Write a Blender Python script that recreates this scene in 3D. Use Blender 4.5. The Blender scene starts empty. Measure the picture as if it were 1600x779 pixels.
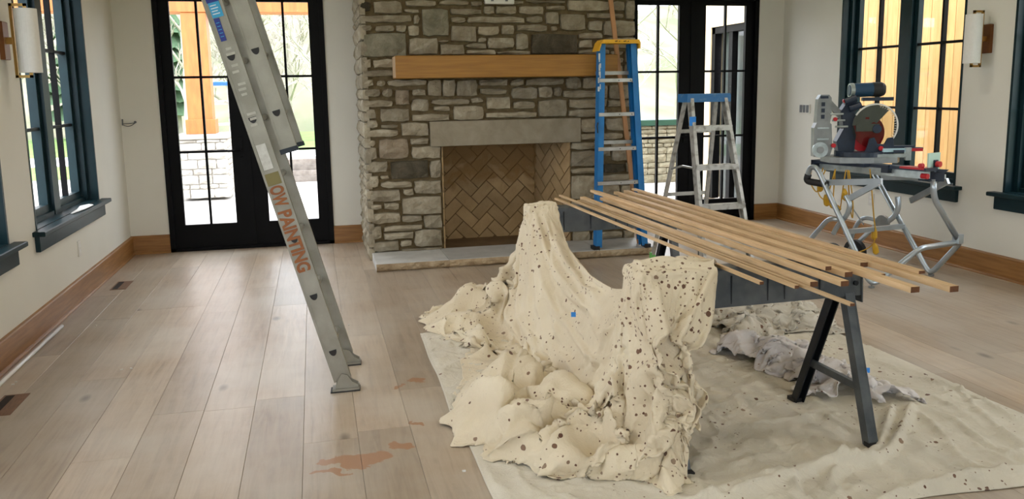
import bpy, math, random
import numpy as np
from mathutils import Vector, Matrix
random.seed(7)
sc = bpy.context.scene
col = sc.collection

# ---------------------------------------------------------------- camera
F, YAW, PIT, ROL, CYP = 1295.24, .231377, .154987, -.0163354, 343.47
_f = Vector((math.sin(YAW)*math.cos(PIT), math.cos(YAW)*math.cos(PIT), -math.sin(PIT)))
_r = Vector((math.cos(YAW), -math.sin(YAW), 0)); _u = _r.cross(_f)
CR = _r*math.cos(ROL)+_u*math.sin(ROL); CU = -_r*math.sin(ROL)+_u*math.cos(ROL); CF = _f
EYE = Vector((0, 0, 1.5))
cd = bpy.data.cameras.new('camera'); cam = bpy.data.objects.new('camera', cd); col.objects.link(cam)
cd.sensor_width = 36; cd.lens = F/1600*36; cd.shift_y = -(389.5-CYP)/1600; cd.clip_end = 400
m = Matrix((CR, CU, -CF)).transposed().to_4x4(); m.translation = EYE
cam.matrix_world = m; sc.camera = cam

def ray(px, py):
    return CR*((px-800)/F) - CU*((py-CYP)/F) + CF
def at(px, py, ax, v):                      # photo pixel -> point on the plane axis = v
    d = ray(px, py); return EYE + d*((v-EYE[ax])/d[ax])

# ---------------------------------------------------------------- sky, exposure
w = bpy.data.worlds.new('overcast_sky'); sc.world = w; w.use_nodes = True
nt = w.node_tree; bg = nt.nodes['Background']
tc = nt.nodes.new('ShaderNodeTexCoord'); nz = nt.nodes.new('ShaderNodeTexNoise'); rp = nt.nodes.new('ShaderNodeValToRGB')
nz.inputs['Scale'].default_value = 2.2; nz.inputs['Detail'].default_value = 4
rp.color_ramp.elements[0].color = (.74, .85, 1, 1); rp.color_ramp.elements[0].position = .3
rp.color_ramp.elements[1].color = (1, 1, 1, 1); rp.color_ramp.elements[1].position = .65
nt.links.new(tc.outputs['Generated'], nz.inputs['Vector']); nt.links.new(nz.outputs['Fac'], rp.inputs['Fac'])
nt.links.new(rp.outputs['Color'], bg.inputs['Color']); bg.inputs['Strength'].default_value = 2.1
vs = sc.view_settings
vs.view_transform = 'Standard'; vs.look = 'None'; vs.gamma = 1; vs.use_curve_mapping = False; vs.exposure = 1.72
sc.cycles.max_bounces = 10; sc.cycles.diffuse_bounces = 6; sc.cycles.glossy_bounces = 4
sc.cycles.transparent_max_bounces = 16; sc.cycles.transmission_bounces = 6
sc.cycles.sample_clamp_indirect = 6; sc.cycles.caustics_reflective = False; sc.cycles.caustics_refractive = False

def portal(loc, rot, sx, sy):               # sampling guide for daylight through an opening
    l = bpy.data.lights.new('window_portal', 'AREA'); l.shape = 'RECTANGLE'; l.size = sx; l.size_y = sy
    l.cycles.is_portal = True
    o = bpy.data.objects.new('window_portal', l); o.location = loc; o.rotation_euler = rot; col.objects.link(o)

# ---------------------------------------------------------------- materials
def new_mat(name):
    m = bpy.data.materials.new(name); m.use_nodes = True
    return m, m.node_tree, m.node_tree.nodes['Principled BSDF']
def nd(nt, t, **k):
    n = nt.nodes.new('ShaderNode'+t)
    for a, b in k.items():
        if a in n.inputs: n.inputs[a].default_value = b
        else: setattr(n, a, b)
    return n
def ramp(nt, stops):
    n = nt.nodes.new('ShaderNodeValToRGB'); e = n.color_ramp.elements
    while len(e) < len(stops): e.new(.5)
    for i, (p, c) in enumerate(stops):
        e[i].position = p; e[i].color = (*c, 1) if len(c) == 3 else c
    return n
def coords(nt, stretch=(1, 1, 1), rnd=0, obj=False):
    if obj: src = nd(nt, 'TexCoord').outputs['Object']
    else: src = nd(nt, 'NewGeometry').outputs['Position']
    mp = nd(nt, 'Mapping'); mp.inputs['Scale'].default_value = stretch
    nt.links.new(src, mp.inputs['Vector'])
    if rnd:
        oi = nd(nt, 'ObjectInfo'); ml = nd(nt, 'Math', operation='MULTIPLY'); ml.inputs[1].default_value = rnd
        nt.links.new(oi.outputs['Random'], ml.inputs[0]); nt.links.new(ml.outputs[0], mp.inputs['Location'])
    return mp.outputs['Vector']
def M(name, c1, c2=None, scale=6, rough=.5, metal=0, bump=0, bscale=60, stretch=(1, 1, 1), rnd=0, vary=0, detail=5, spec=.5, obj=False, p=(.35, .65)):
    m, nt, b = new_mat(name); L = nt.links
    b.inputs['Roughness'].default_value = rough; b.inputs['Metallic'].default_value = metal
    b.inputs['Specular IOR Level'].default_value = spec
    v = coords(nt, stretch, rnd, obj)
    n = nd(nt, 'TexNoise', Scale=scale, Detail=detail); L.new(v, n.inputs['Vector'])
    c2 = c2 or tuple(x*.86 for x in c1)
    r = ramp(nt, [(p[0], c2), (p[1], c1)]); L.new(n.outputs['Fac'], r.inputs['Fac']); out = r.outputs['Color']
    if vary:
        oi = nd(nt, 'ObjectInfo'); mr = nd(nt, 'MapRange'); mr.inputs['To Min'].default_value = 1-vary; mr.inputs['To Max'].default_value = 1+vary
        hs = nd(nt, 'HueSaturation'); L.new(oi.outputs['Random'], mr.inputs['Value']); L.new(mr.outputs[0], hs.inputs['Value'])
        L.new(out, hs.inputs['Color']); out = hs.outputs['Color']
    L.new(out, b.inputs['Base Color'])
    if bump:
        n2 = nd(nt, 'TexNoise', Scale=bscale, Detail=6); L.new(v, n2.inputs['Vector'])
        bp = nd(nt, 'Bump', Strength=bump, Distance=.02); L.new(n2.outputs['Fac'], bp.inputs['Height']); L.new(bp.outputs[0], b.inputs['Normal'])
    return m
def glass_mat(name, tint=(1, 1, 1), gloss=.12):
    m, nt, b = new_mat(name); nt.nodes.remove(b); out = nt.nodes['Material Output']
    t = nd(nt, 'BsdfTransparent'); t.inputs['Color'].default_value = (*tint, 1)
    g = nd(nt, 'BsdfGlossy', Roughness=.02); fr = nd(nt, 'Fresnel', IOR=1.35); mx = nd(nt, 'MixShader')
    ml = nd(nt, 'Math', operation='MULTIPLY'); ml.inputs[1].default_value = gloss*6
    nt.links.new(fr.outputs[0], ml.inputs[0]); nt.links.new(ml.outputs[0], mx.inputs[0])
    nt.links.new(t.outputs[0], mx.inputs[1]); nt.links.new(g.outputs[0], mx.inputs[2]); nt.links.new(mx.outputs[0], out.inputs['Surface'])
    return m
def plank_mat():
    m, nt, b = new_mat('oak_floor'); L = nt.links
    v = coords(nt, (9, .7, 1), 40)
    n = nd(nt, 'TexNoise', Scale=3.2, Detail=8, Roughness=.62, Distortion=.6); L.new(v, n.inputs['Vector'])
    r = ramp(nt, [(.25, (.25, .17, .105)), (.5, (.39, .285, .185)), (.75, (.47, .365, .255))]); L.new(n.outputs['Fac'], r.inputs['Fac'])
    # sanding dust: pale film in drifting patches
    v2 = coords(nt, (1, 1, 1))
    n2 = nd(nt, 'TexNoise', Scale=1.5, Detail=6, Roughness=.6); L.new(v2, n2.inputs['Vector'])
    r2 = ramp(nt, [(.32, (.06,)*3), (.66, (.66,)*3)]); L.new(n2.outputs['Fac'], r2.inputs['Fac'])
    mx = nd(nt, 'Mix', data_type='RGBA'); L.new(r2.outputs['Color'], mx.inputs['Factor']); L.new(r.outputs['Color'], mx.inputs[6]); mx.inputs[7].default_value = (.57, .52, .44, 1)
    # knots
    vo = nd(nt, 'TexVoronoi', Scale=1.4); v3 = coords(nt, (2.2, 1, 1), 15); L.new(v3, vo.inputs['Vector'])
    r3 = ramp(nt, [(.03, (.35,)*3), (.10, (1,)*3)]); L.new(vo.outputs['Distance'], r3.inputs['Fac'])
    mk = nd(nt, 'Mix', data_type='RGBA', blend_type='MULTIPLY'); mk.inputs['Factor'].default_value = .8; L.new(mx.outputs[2], mk.inputs[6]); L.new(r3.outputs['Color'], mk.inputs[7])
    # each plank its own tone
    oi = nd(nt, 'ObjectInfo'); mr = nd(nt, 'MapRange'); mr.inputs['To Min'].default_value = .80; mr.inputs['To Max'].default_value = 1.06
    hs = nd(nt, 'HueSaturation'); L.new(oi.outputs['Random'], mr.inputs['Value']); L.new(mr.outputs[0], hs.inputs['Value']); L.new(mk.outputs[2], hs.inputs['Color'])
    # damp stains: ragged blobs on the bare wood
    pos = nd(nt, 'NewGeometry').outputs['Position']
    nw = nd(nt, 'TexNoise', Scale=9, Detail=5); L.new(pos, nw.inputs['Vector'])
    sub = nd(nt, 'VectorMath', operation='SUBTRACT'); L.new(nw.outputs['Color'], sub.inputs[0]); sub.inputs[1].default_value = (.5, .5, .5)
    sca = nd(nt, 'VectorMath', operation='SCALE'); sca.inputs['Scale'].default_value = .22; L.new(sub.outputs[0], sca.inputs[0])
    add = nd(nt, 'VectorMath', operation='ADD'); L.new(pos, add.inputs[0]); L.new(sca.outputs[0], add.inputs[1])
    acc = None
    for (sx, sy, rx, ry) in ((.12, 3.31, .13, .075), (.31, 3.40, .06, .05), (.46, 4.19, .045, .06), (.0, 3.22, .07, .02), (.40, 3.62, .02, .03), (-.02, 3.33, .05, .04), (.36, 4.12, .03, .03)):
        q = nd(nt, 'VectorMath', operation='SUBTRACT'); L.new(add.outputs[0], q.inputs[0]); q.inputs[1].default_value = (sx, sy, 0)
        q2 = nd(nt, 'VectorMath', operation='DIVIDE'); L.new(q.outputs[0], q2.inputs[0]); q2.inputs[1].default_value = (rx, ry, 10)
        le = nd(nt, 'VectorMath', operation='LENGTH'); L.new(q2.outputs[0], le.inputs[0])
        if acc is None: acc = le.outputs['Value']
        else:
            mi = nd(nt, 'Math', operation='MINIMUM'); L.new(acc, mi.inputs[0]); L.new(le.outputs['Value'], mi.inputs[1]); acc = mi.outputs[0]
    r4 = ramp(nt, [(.93, (1,)*3), (1.0, (0,)*3)]); L.new(acc, r4.inputs['Fac'])
    ms = nd(nt, 'Mix', data_type='RGBA'); L.new(r4.outputs['Color'], ms.inputs['Factor']); L.new(hs.outputs['Color'], ms.inputs[6]); ms.inputs[7].default_value = (.36, .20, .11, 1)
    L.new(ms.outputs[2], b.inputs['Base Color'])
    rr = nd(nt, 'MapRange'); rr.inputs['To Min'].default_value = .29; rr.inputs['To Max'].default_value = .42; L.new(n2.outputs['Fac'], rr.inputs['Value']); L.new(rr.outputs[0], b.inputs['Roughness'])
    bp = nd(nt, 'Bump', Strength=.12, Distance=.01); L.new(n.outputs['Fac'], bp.inputs['Height']); L.new(bp.outputs[0], b.inputs['Normal'])
    return m
def cloth_mat(name, c1, c2, spots=0, heavy=None, rough=.9, crease=.22):
    m, nt, b = new_mat(name); L = nt.links
    pos = coords(nt)
    n = nd(nt, 'TexNoise', Scale=3, Detail=5); L.new(pos, n.inputs['Vector'])
    r = ramp(nt, [(.35, c2), (.65, c1)]); L.new(n.outputs['Fac'], r.inputs['Fac']); out = r.outputs['Color']
    if spots:
        nw = nd(nt, 'TexNoise', Scale=60, Detail=2); L.new(pos, nw.inputs['Vector'])
        wv = nd(nt, 'Mix', data_type='VECTOR'); wv.inputs['Factor'].default_value = .008; L.new(pos, wv.inputs[4]); L.new(nw.outputs['Color'], wv.inputs[5])
        for sc_, rad, thr in ((20, .21, .35), (34, .26, .55), (62, .28, .62)):
            vo = nd(nt, 'TexVoronoi', Scale=sc_); L.new(wv.outputs[1], vo.inputs['Vector'])
            sx = nd(nt, 'SeparateColor'); L.new(vo.outputs['Color'], sx.inputs[0])
            # spot radius differs per drop; a broad mask gathers drops where the brush was shaken
            mk = nd(nt, 'TexNoise', Scale=2.3, Detail=2); L.new(pos, mk.inputs['Vector'])
            dens = nd(nt, 'Math', operation='ADD'); L.new(mk.outputs['Fac'], dens.inputs[0]); dens.inputs[1].default_value = spots-.5
            if heavy:
                q = nd(nt, 'VectorMath', operation='DISTANCE'); L.new(pos, q.inputs[0]); q.inputs[1].default_value = heavy
                mr = nd(nt, 'MapRange'); mr.inputs['From Min'].default_value = .1; mr.inputs['From Max'].default_value = .6; mr.inputs['To Min'].default_value = .5; mr.inputs['To Max'].default_value = 0
                L.new(q.outputs['Value'], mr.inputs['Value']); d2 = nd(nt, 'Math', operation='ADD'); L.new(dens.outputs[0], d2.inputs[0]); L.new(mr.outputs[0], d2.inputs[1]); dens = d2
            lt = nd(nt, 'Math', operation='LESS_THAN'); L.new(sx.outputs[0], lt.inputs[0]); L.new(dens.outputs[0], lt.inputs[1])
            rd = nd(nt, 'Math', operation='MULTIPLY'); L.new(sx.outputs[1], rd.inputs[0]); rd.inputs[1].default_value = rad*1.35
            le = nd(nt, 'Math', operation='LESS_THAN'); L.new(vo.outputs['Distance'], le.inputs[0]); L.new(rd.outputs[0], le.inputs[1])
            an = nd(nt, 'Math', operation='MULTIPLY'); L.new(lt.outputs[0], an.inputs[0]); L.new(le.outputs[0], an.inputs[1])
            cr = ramp(nt, [(0, (.10, .045, .03)), (.5, (.20, .12, .08)), (1, (.30, .22, .15))]); L.new(sx.outputs[2], cr.inputs['Fac'])
            mx = nd(nt, 'Mix', data_type='RGBA'); L.new(an.outputs[0], mx.inputs['Factor']); L.new(out, mx.inputs[6]); L.new(cr.outputs['Color'], mx.inputs[7]); out = mx.outputs[2]
    L.new(out, b.inputs['Base Color']); b.inputs['Roughness'].default_value = rough; b.inputs['Specular IOR Level'].default_value = .15
    b.inputs['Sheen Weight'].default_value = .15
    h = None
    for s_, k_ in ((5.5, 1.0), (13, .55), (30, .25)):       # sharp-crested creases at three sizes
        n2 = nd(nt, 'TexNoise', Scale=s_, Detail=3, Distortion=1.6); L.new(pos, n2.inputs['Vector'])
        a = nd(nt, 'Math', operation='SUBTRACT'); L.new(n2.outputs['Fac'], a.inputs[0]); a.inputs[1].default_value = .5
        b2 = nd(nt, 'Math', operation='ABSOLUTE'); L.new(a.outputs[0], b2.inputs[0])
        c_ = nd(nt, 'MapRange'); c_.inputs['From Min'].default_value = 0; c_.inputs['From Max'].default_value = .13; c_.inputs['To Min'].default_value = k_; c_.inputs['To Max'].default_value = 0; L.new(b2.outputs[0], c_.inputs['Value'])
        if h is None: h = c_.outputs[0]
        else:
            ad = nd(nt, 'Math', operation='ADD'); L.new(h, ad.inputs[0]); L.new(c_.outputs[0], ad.inputs[1]); h = ad.outputs[0]
    bp = nd(nt, 'Bump', Strength=crease, Distance=.012); L.new(h, bp.inputs['Height']); L.new(bp.outputs[0], b.inputs['Normal'])
    return m
def stone_mat(name, a, b_, c, rough=.85, bump=.55):
    m, nt, b = new_mat(name); L = nt.links
    v = coords(nt, (1, 1, 1), 30)
    n = nd(nt, 'TexNoise', Scale=7, Detail=7, Roughness=.6, Distortion=.5); L.new(v, n.inputs['Vector'])
    r = ramp(nt, [(.3, a), (.52, b_), (.75, c)]); L.new(n.outputs['Fac'], r.inputs['Fac'])
    oi = nd(nt, 'ObjectInfo'); mr = nd(nt, 'MapRange'); mr.inputs['To Min'].default_value = .82; mr.inputs['To Max'].default_value = 1.2
    hs = nd(nt, 'HueSaturation'); L.new(oi.outputs['Random'], mr.inputs['Value']); L.new(mr.outputs[0], hs.inputs['Value']); L.new(r.outputs['Color'], hs.inputs['Color'])
    L.new(hs.outputs['Color'], b.inputs['Base Color']); b.inputs['Roughness'].default_value = rough; b.inputs['Specular IOR Level'].default_value = .3
    n2 = nd(nt, 'TexNoise', Scale=16, Detail=8, Roughness=.65, Distortion=.8); L.new(v, n2.inputs['Vector'])
    bp = nd(nt, 'Bump', Strength=bump, Distance=.05); L.new(n2.outputs['Fac'], bp.inputs['Height']); L.new(bp.outputs[0], b.inputs['Normal'])
    return m

def brown_topped(name, c1, c2):                  # fire brick; turns darker brown up the back wall, with a ragged edge
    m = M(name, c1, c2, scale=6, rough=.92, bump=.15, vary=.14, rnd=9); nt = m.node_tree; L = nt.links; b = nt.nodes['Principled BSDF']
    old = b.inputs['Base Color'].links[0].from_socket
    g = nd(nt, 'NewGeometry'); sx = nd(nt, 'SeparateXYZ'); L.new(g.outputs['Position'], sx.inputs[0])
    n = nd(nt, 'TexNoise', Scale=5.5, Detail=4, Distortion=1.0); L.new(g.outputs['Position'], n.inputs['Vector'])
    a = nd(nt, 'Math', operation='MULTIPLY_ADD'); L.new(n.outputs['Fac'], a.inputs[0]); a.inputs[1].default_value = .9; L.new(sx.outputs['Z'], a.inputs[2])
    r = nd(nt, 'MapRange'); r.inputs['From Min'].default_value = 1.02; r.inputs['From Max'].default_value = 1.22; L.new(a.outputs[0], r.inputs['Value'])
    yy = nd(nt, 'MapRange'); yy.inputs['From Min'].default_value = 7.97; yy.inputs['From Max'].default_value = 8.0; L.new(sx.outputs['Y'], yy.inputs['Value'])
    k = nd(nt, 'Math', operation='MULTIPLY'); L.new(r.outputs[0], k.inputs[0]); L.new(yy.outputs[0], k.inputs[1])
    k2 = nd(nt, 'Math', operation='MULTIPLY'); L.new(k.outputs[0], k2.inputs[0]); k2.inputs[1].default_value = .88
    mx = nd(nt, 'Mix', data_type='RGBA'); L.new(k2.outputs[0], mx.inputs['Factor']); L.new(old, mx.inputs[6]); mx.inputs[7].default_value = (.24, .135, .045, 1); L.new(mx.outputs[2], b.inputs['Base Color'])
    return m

K = dict(
    wall=M('painted_plaster', (.745, .735, .66), (.72, .71, .635), scale=2, rough=.75, bump=.03, bscale=180),
    ceil=M('ceiling_paint', (.82, .81, .78), scale=2, rough=.8),
    teal=M('dark_teal_paint', (.006, .024, .030), (.005, .019, .024), scale=9, rough=.4, spec=.22),
    black=M('black_door_paint', (.003, .003, .0035), (.002, .002, .0025), scale=9, rough=.5, spec=.12),
    glass=glass_mat('window_glass', gloss=.012),
    oak_trim=M('oak_baseboard', (.34, .165, .048), (.24, .108, .028), scale=4, rough=.42, stretch=(1, 1, 12), detail=7, bump=.05),
    oak_trim_y=M('oak_baseboard_along', (.34, .165, .048), (.24, .108, .028), scale=4, rough=.42, stretch=(8, 1, 14), detail=7, bump=.05),
    plank=plank_mat(),
    subfloor=M('floor_joint', (.30, .225, .155), rough=.9),
    vent=M('oak_vent', (.20, .10, .045), (.14, .065, .03), scale=20, rough=.5, stretch=(6, 1, 1)),
    vdark=M('vent_dark', (.02, .012, .008), rough=.9),
    mantel=M('mantel_oak', (.36, .172, .022), (.28, .125, .014), scale=3, rough=.45, stretch=(1, 4, 18), detail=7, bump=.06),
    mantel_end=M('mantel_end_grain', (.62, .46, .30), (.5, .35, .2), scale=14, rough=.6),
    mortar=M('mortar', (.17, .125, .062), (.12, .085, .038), scale=30, rough=.95, bump=.3, bscale=90),
    stone=stone_mat('limestone', (.22, .185, .125), (.325, .285, .205), (.47, .43, .335)),
    stone_d=stone_mat('dark_stone', (.04, .034, .02), (.085, .072, .048), (.22, .19, .14)),
    stone_g=stone_mat('mottled_grey_stone', (.14, .13, .088), (.22, .205, .145), (.33, .305, .23)),
    stone_b=stone_mat('brown_stone', (.20, .155, .10), (.30, .24, .165), (.42, .36, .27)),
    lintel=stone_mat('smooth_lintel_stone', (.25, .215, .15), (.30, .262, .19), (.36, .315, .235), bump=.08),
    hearth=stone_mat('hearth_stone', (.40, .40, .38), (.47, .47, .45), (.53, .53, .50), rough=.5, bump=.04),
    hearth_edge=stone_mat('hearth_rough_edge', (.28, .20, .12), (.42, .32, .20), (.55, .46, .32), bump=.9),
    firebrick=brown_topped('fire_brick', (.43, .30, .155), (.34, .23, .11)),
    brick_joint=brown_topped('fire_brick_joint', (.19, .115, .05), (.14, .085, .035)),
    alu=M('aluminium', (.60, .60, .57), (.47, .47, .43), scale=12, rough=.36, metal=.85, bump=.04, bscale=90),
    alu_dull=M('dull_aluminium', (.36, .35, .305), (.27, .26, .22), scale=7, rough=.5, metal=.55, bump=.05),
    alu_dirty=M('worn_aluminium', (.52, .52, .49), (.24, .23, .20), scale=18, rough=.5, metal=.6, p=(.3, .5)),
    steel=M('galvanised_steel', (.135, .15, .16), (.075, .088, .10), scale=9, rough=.42, metal=.5, bump=.04),
    steel_dark=M('dark_and_shaded_steel', (.03, .036, .045), (.018, .022, .028), scale=7, rough=.4, metal=.6),
    tube=M('silver_tube', (.50, .56, .60), (.42, .48, .52), scale=8, rough=.3, metal=.75),
    cap_black=M('black_rubber', (.012, .012, .013), rough=.6),
    blue_fg=M('blue_fibreglass', (.012, .20, .52), (.010, .15, .42), scale=10, rough=.4, p=(.3, .7)),
    chip=M('chipped_paint', (.62, .66, .66), rough=.6),
    yellow=M('yellow_plastic', (.86, .47, .03), (.70, .36, .02), scale=40, rough=.45, p=(.2, .4)),
    blue_cap=M('blue_plastic', (.02, .14, .36), (.10, .22, .36), scale=26, rough=.45, p=(.3, .42)),
    tape=M('blue_tape', (.03, .28, .85), rough=.6),
    label_a=M('label_light_blue', (.04, .36, .66), rough=.4), label_b=M('label_navy', (.012, .03, .25), rough=.4), label_w=M('label_white', (.75, .8, .85), rough=.4),
    letter=M('brown_paint', (.30, .105, .03), (.24, .085, .03), scale=30, rough=.7), olive=M('olive_paint', (.22, .19, .075), rough=.7), emboss=M('embossed_metal', (.50, .49, .44), (.42, .41, .36), scale=30, rough=.6, metal=.3), pale=M('pale_patch', (.62, .63, .60), (.5, .5, .47), scale=40, rough=.7),
    board=M('oak_moulding', (.66, .47, .27), (.50, .34, .18), scale=5, rough=.55, stretch=(14, 1, 8), rnd=20, vary=.14, detail=7),
    board_end=M('oak_end_grain', (.16, .065, .025), (.11, .045, .018), scale=60, rough=.8),
    stick=M('cedar_stick', (.50, .26, .115), (.40, .20, .085), scale=5, rough=.6, stretch=(6, 6, 1)),
    canvas=cloth_mat('canvas_spattered', (.75, .665, .50), (.66, .57, .415), .19, (1.42, 2.98, .66)),
    canvas_flat=cloth_mat('canvas_plain', (.66, .615, .51), (.58, .535, .435), .06),
    sheet=cloth_mat('white_sheet', (.72, .69, .68), (.64, .61, .60), .10),
    bunch=cloth_mat('canvas_old', (.62, .585, .51), (.54, .50, .42), .13),
    brass=M('aged_brass', (.50, .30, .09), (.42, .24, .07), scale=9, rough=.3, metal=.9),
    bronze=M('bronze_plate', (.22, .085, .025), (.17, .06, .02), scale=9, rough=.4, metal=.5),
    shade=M('white_shade', (.80, .80, .77), (.77, .77, .74), scale=60, rough=.7),
    plastic_w=M('white_plastic', (.74, .73, .68), rough=.5), plastic_g=M('grey_plastic', (.13, .14, .15), rough=.5),
    navy=M('saw_navy', (.012, .025, .05), (.010, .018, .035), scale=20, rough=.45), motor=M('saw_blue', (.01, .05, .105), rough=.4),
    saw_grey=M('saw_grey', (.30, .315, .31), (.23, .245, .24), scale=12, rough=.4, metal=.4), saw_alu=M('saw_aluminium', (.55, .62, .62), (.4, .46, .46), scale=20, rough=.35, metal=.7),
    red=M('red_plastic', (.52, .012, .02), rough=.4), mint=M('mint_plate', (.50, .72, .62), rough=.45),
    ice=M('pale_blue_bar', (.46, .66, .72), rough=.35), clear=glass_mat('clear_guard', (.82, .84, .82), .30),
    cord=M('yellow_cord', (.62, .36, .02), rough=.5), pipe=M('white_tube', (.85, .86, .86), rough=.3), 
    grass=M('lawn', (.16, .27, .05), (.10, .19, .035), scale=1.2, rough=.95), concrete=M('concrete', (.52, .49, .46), (.45, .43, .40), scale=1.5, rough=.9),
    gravel=M('pale_road', (.66, .65, .63), rough=.95), hill=M('wooded_hill', (.22, .19, .13), (.12, .14, .075), scale=.35, rough=1, detail=9, bump=.6, bscale=2),
    bark=M('pale_bark', (.42, .39, .33), (.32, .29, .24), scale=3, rough=.95), pine_f=M('pine_needles', (.10, .17, .09), (.06, .115, .06), scale=2, rough=1),
    pier_mortar=M('pier_mortar', (.36, .33, .29), rough=.95), timber=M('cedar_post', (.44, .15, .035), (.36, .115, .026), scale=4, rough=.6, stretch=(5, 5, 1)), pine=M('pine_boards', (.53, .32, .12), (.45, .255, .085), scale=4, rough=.6, stretch=(1, 6, .8), rnd=25, vary=.10, detail=7),
    sheath=M('cream_siding', (.82, .66, .42), (.78, .61, .38), scale=3, rough=.7), weathered=M('weathered_lumber', (.30, .27, .24), (.2, .175, .155), scale=9, rough=.9, vary=.2),
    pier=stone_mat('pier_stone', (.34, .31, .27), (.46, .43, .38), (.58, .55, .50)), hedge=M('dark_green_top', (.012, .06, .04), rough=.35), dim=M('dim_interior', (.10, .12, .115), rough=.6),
)
M_ = K

# ---------------------------------------------------------------- mesh helpers
class MB:
    def __init__(s): s.v = []; s.f = []
    def add(s, vs, fs):
        o = len(s.v); s.v += [tuple(map(float, p)) for p in vs]; s.f += [tuple(i+o for i in f) for f in fs]; return s
    def box(s, a, b):
        x0, y0, z0 = [min(p, q) for p, q in zip(a, b)]; x1, y1, z1 = [max(p, q) for p, q in zip(a, b)]
        return s.add([(x0, y0, z0), (x1, y0, z0), (x1, y1, z0), (x0, y1, z0), (x0, y0, z1), (x1, y0, z1), (x1, y1, z1), (x0, y1, z1)],
                     [(3, 2, 1, 0), (4, 5, 6, 7), (0, 1, 5, 4), (1, 2, 6, 5), (2, 3, 7, 6), (3, 0, 4, 7)])
    def bbox(s, a, b, c=.004):                       # box with chamfered vertical/horizontal top edges
        x0, y0, z0 = [min(p, q) for p, q in zip(a, b)]; x1, y1, z1 = [max(p, q) for p, q in zip(a, b)]
        c = min(c, (x1-x0)*.3, (y1-y0)*.3, (z1-z0)*.3)
        vs = []; 
        for z, k in ((z0, c), (z0+c, 0), (z1-c, 0), (z1, c)):
            vs += [(x0+k+c*0, y0+k, z), (x1-k, y0+k, z), (x1-k, y1-k, z), (x0+k, y1-k, z)]
        fs = [(3, 2, 1, 0), (12, 13, 14, 15)]
        for i in range(3):
            for j in range(4): fs.append((i*4+j, i*4+(j+1) % 4, i*4+4+(j+1) % 4, i*4+4+j))
        return s.add(vs, fs)
    def obox(s, c, ax, half):                        # oriented box: centre, three axes, half sizes
        c = Vector(c); A = [Vector(a).normalized()*h for a, h in zip(ax, half)]
        vs = [c+A[0]*i+A[1]*j+A[2]*k for k in (-1, 1) for i, j in ((-1, -1), (1, -1), (1, 1), (-1, 1))]
        fs = [(3, 2, 1, 0), (4, 5, 6, 7), (0, 1, 5, 4), (1, 2, 6, 5), (2, 3, 7, 6), (3, 0, 4, 7)]
        if A[0].cross(A[1]).dot(A[2]) < 0: fs = [f[::-1] for f in fs]
        return s.add(vs, fs)
    def bar(s, p, q, wv, w, t):                      # bar p->q, width w along wv, thickness t across
        p, q = Vector(p), Vector(q); d = (q-p).normalized(); wv = Vector(wv); wv = (wv-d*wv.dot(d)).normalized(); n = d.cross(wv)
        return s.obox((p+q)/2, (d, wv, n), ((q-p).length/2, w/2, t/2))
    def tube(s, pts, r, seg=8, caps=True):
        pts = [Vector(p) for p in pts]; rings = []; up = Vector((.31, .17, .93))
        rs = r if isinstance(r, (list, tuple)) else [r]*len(pts)
        for i, p in enumerate(pts):
            d = (pts[min(i+1, len(pts)-1)]-pts[max(i-1, 0)]).normalized()
            a = up-d*up.dot(d)
            if a.length < .1: a = Vector((1, 0, 0))-d*d.x
            a.normalize(); b = d.cross(a); up = a
            rings.append([p+(a*math.cos(t)+b*math.sin(t))*rs[i] for t in [2*math.pi*k/seg for k in range(seg)]])
        vs = [v for g in rings for v in g]; fs = []
        for i in range(len(pts)-1):
            for k in range(seg): fs.append((i*seg+k, i*seg+(k+1) % seg, (i+1)*seg+(k+1) % seg, (i+1)*seg+k))
        if caps: fs += [tuple(range(seg))[::-1], tuple((len(pts)-1)*seg+k for k in range(seg))]
        return s.add(vs, fs)
    def cyl(s, p, q, r, seg=20): return s.tube([p, q], r, seg)
    def prism(s, poly, d):                           # planar polygon (3-D points) pushed along d
        poly = [Vector(p) for p in poly]; d = Vector(d); n = len(poly)
        nm = sum((poly[i].cross(poly[(i+1) % n]) for i in range(n)), Vector()) 
        if nm.dot(d) < 0: poly = poly[::-1]
        vs = poly+[p+d for p in poly]
        return s.add(vs, [tuple(range(n))[::-1], tuple(range(n, 2*n))]+[(i, (i+1) % n, n+(i+1) % n, n+i) for i in range(n)])
    def disc(s, c, nrm, r, t, seg=32): nrm = Vector(nrm).normalized(); return s.cyl(Vector(c)-nrm*t/2, Vector(c)+nrm*t/2, r, seg)
    def build(s, name, mat, parent=None, smooth=False):
        off = Vector(parent.location) if parent else Vector()
        if parent and parent.parent: off = off+Vector(parent.parent.location)
        me = bpy.data.meshes.new(name); me.from_pydata([tuple(Vector(v)-off) for v in s.v], [], s.f)
        me.materials.append(K[mat] if isinstance(mat, str) else mat)
        if smooth: me.polygons.foreach_set('use_smooth', [True]*len(me.polygons))
        me.update(); o = bpy.data.objects.new(name, me); col.objects.link(o)
        if parent: o.parent = parent
        return o
def tag(o, label, cat, group=None, kind=None):
    o['label'] = label; o['category'] = cat
    if group: o['group'] = group
    if kind: o['kind'] = kind
    return o
def empty(name, loc, label, cat, group=None, kind=None):
    o = bpy.data.objects.new(name, None); o.location = loc; o.empty_display_size = .1; col.objects.link(o)
    return tag(o, label, cat, group, kind)
def bez(pts, n=8):                                   # Catmull-Rom through points
    P = [Vector(p) for p in pts]; out = []
    for i in range(len(P)-1):
        a, b, c, d = P[max(i-1, 0)], P[i], P[i+1], P[min(i+2, len(P)-1)]
        for k in range(n):
            t = k/n; out.append(.5*((2*b)+(c-a)*t+(2*a-5*b+4*c-d)*t*t+(3*b-a-3*c+d)*t**3))
    return out+[P[-1]]
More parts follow.
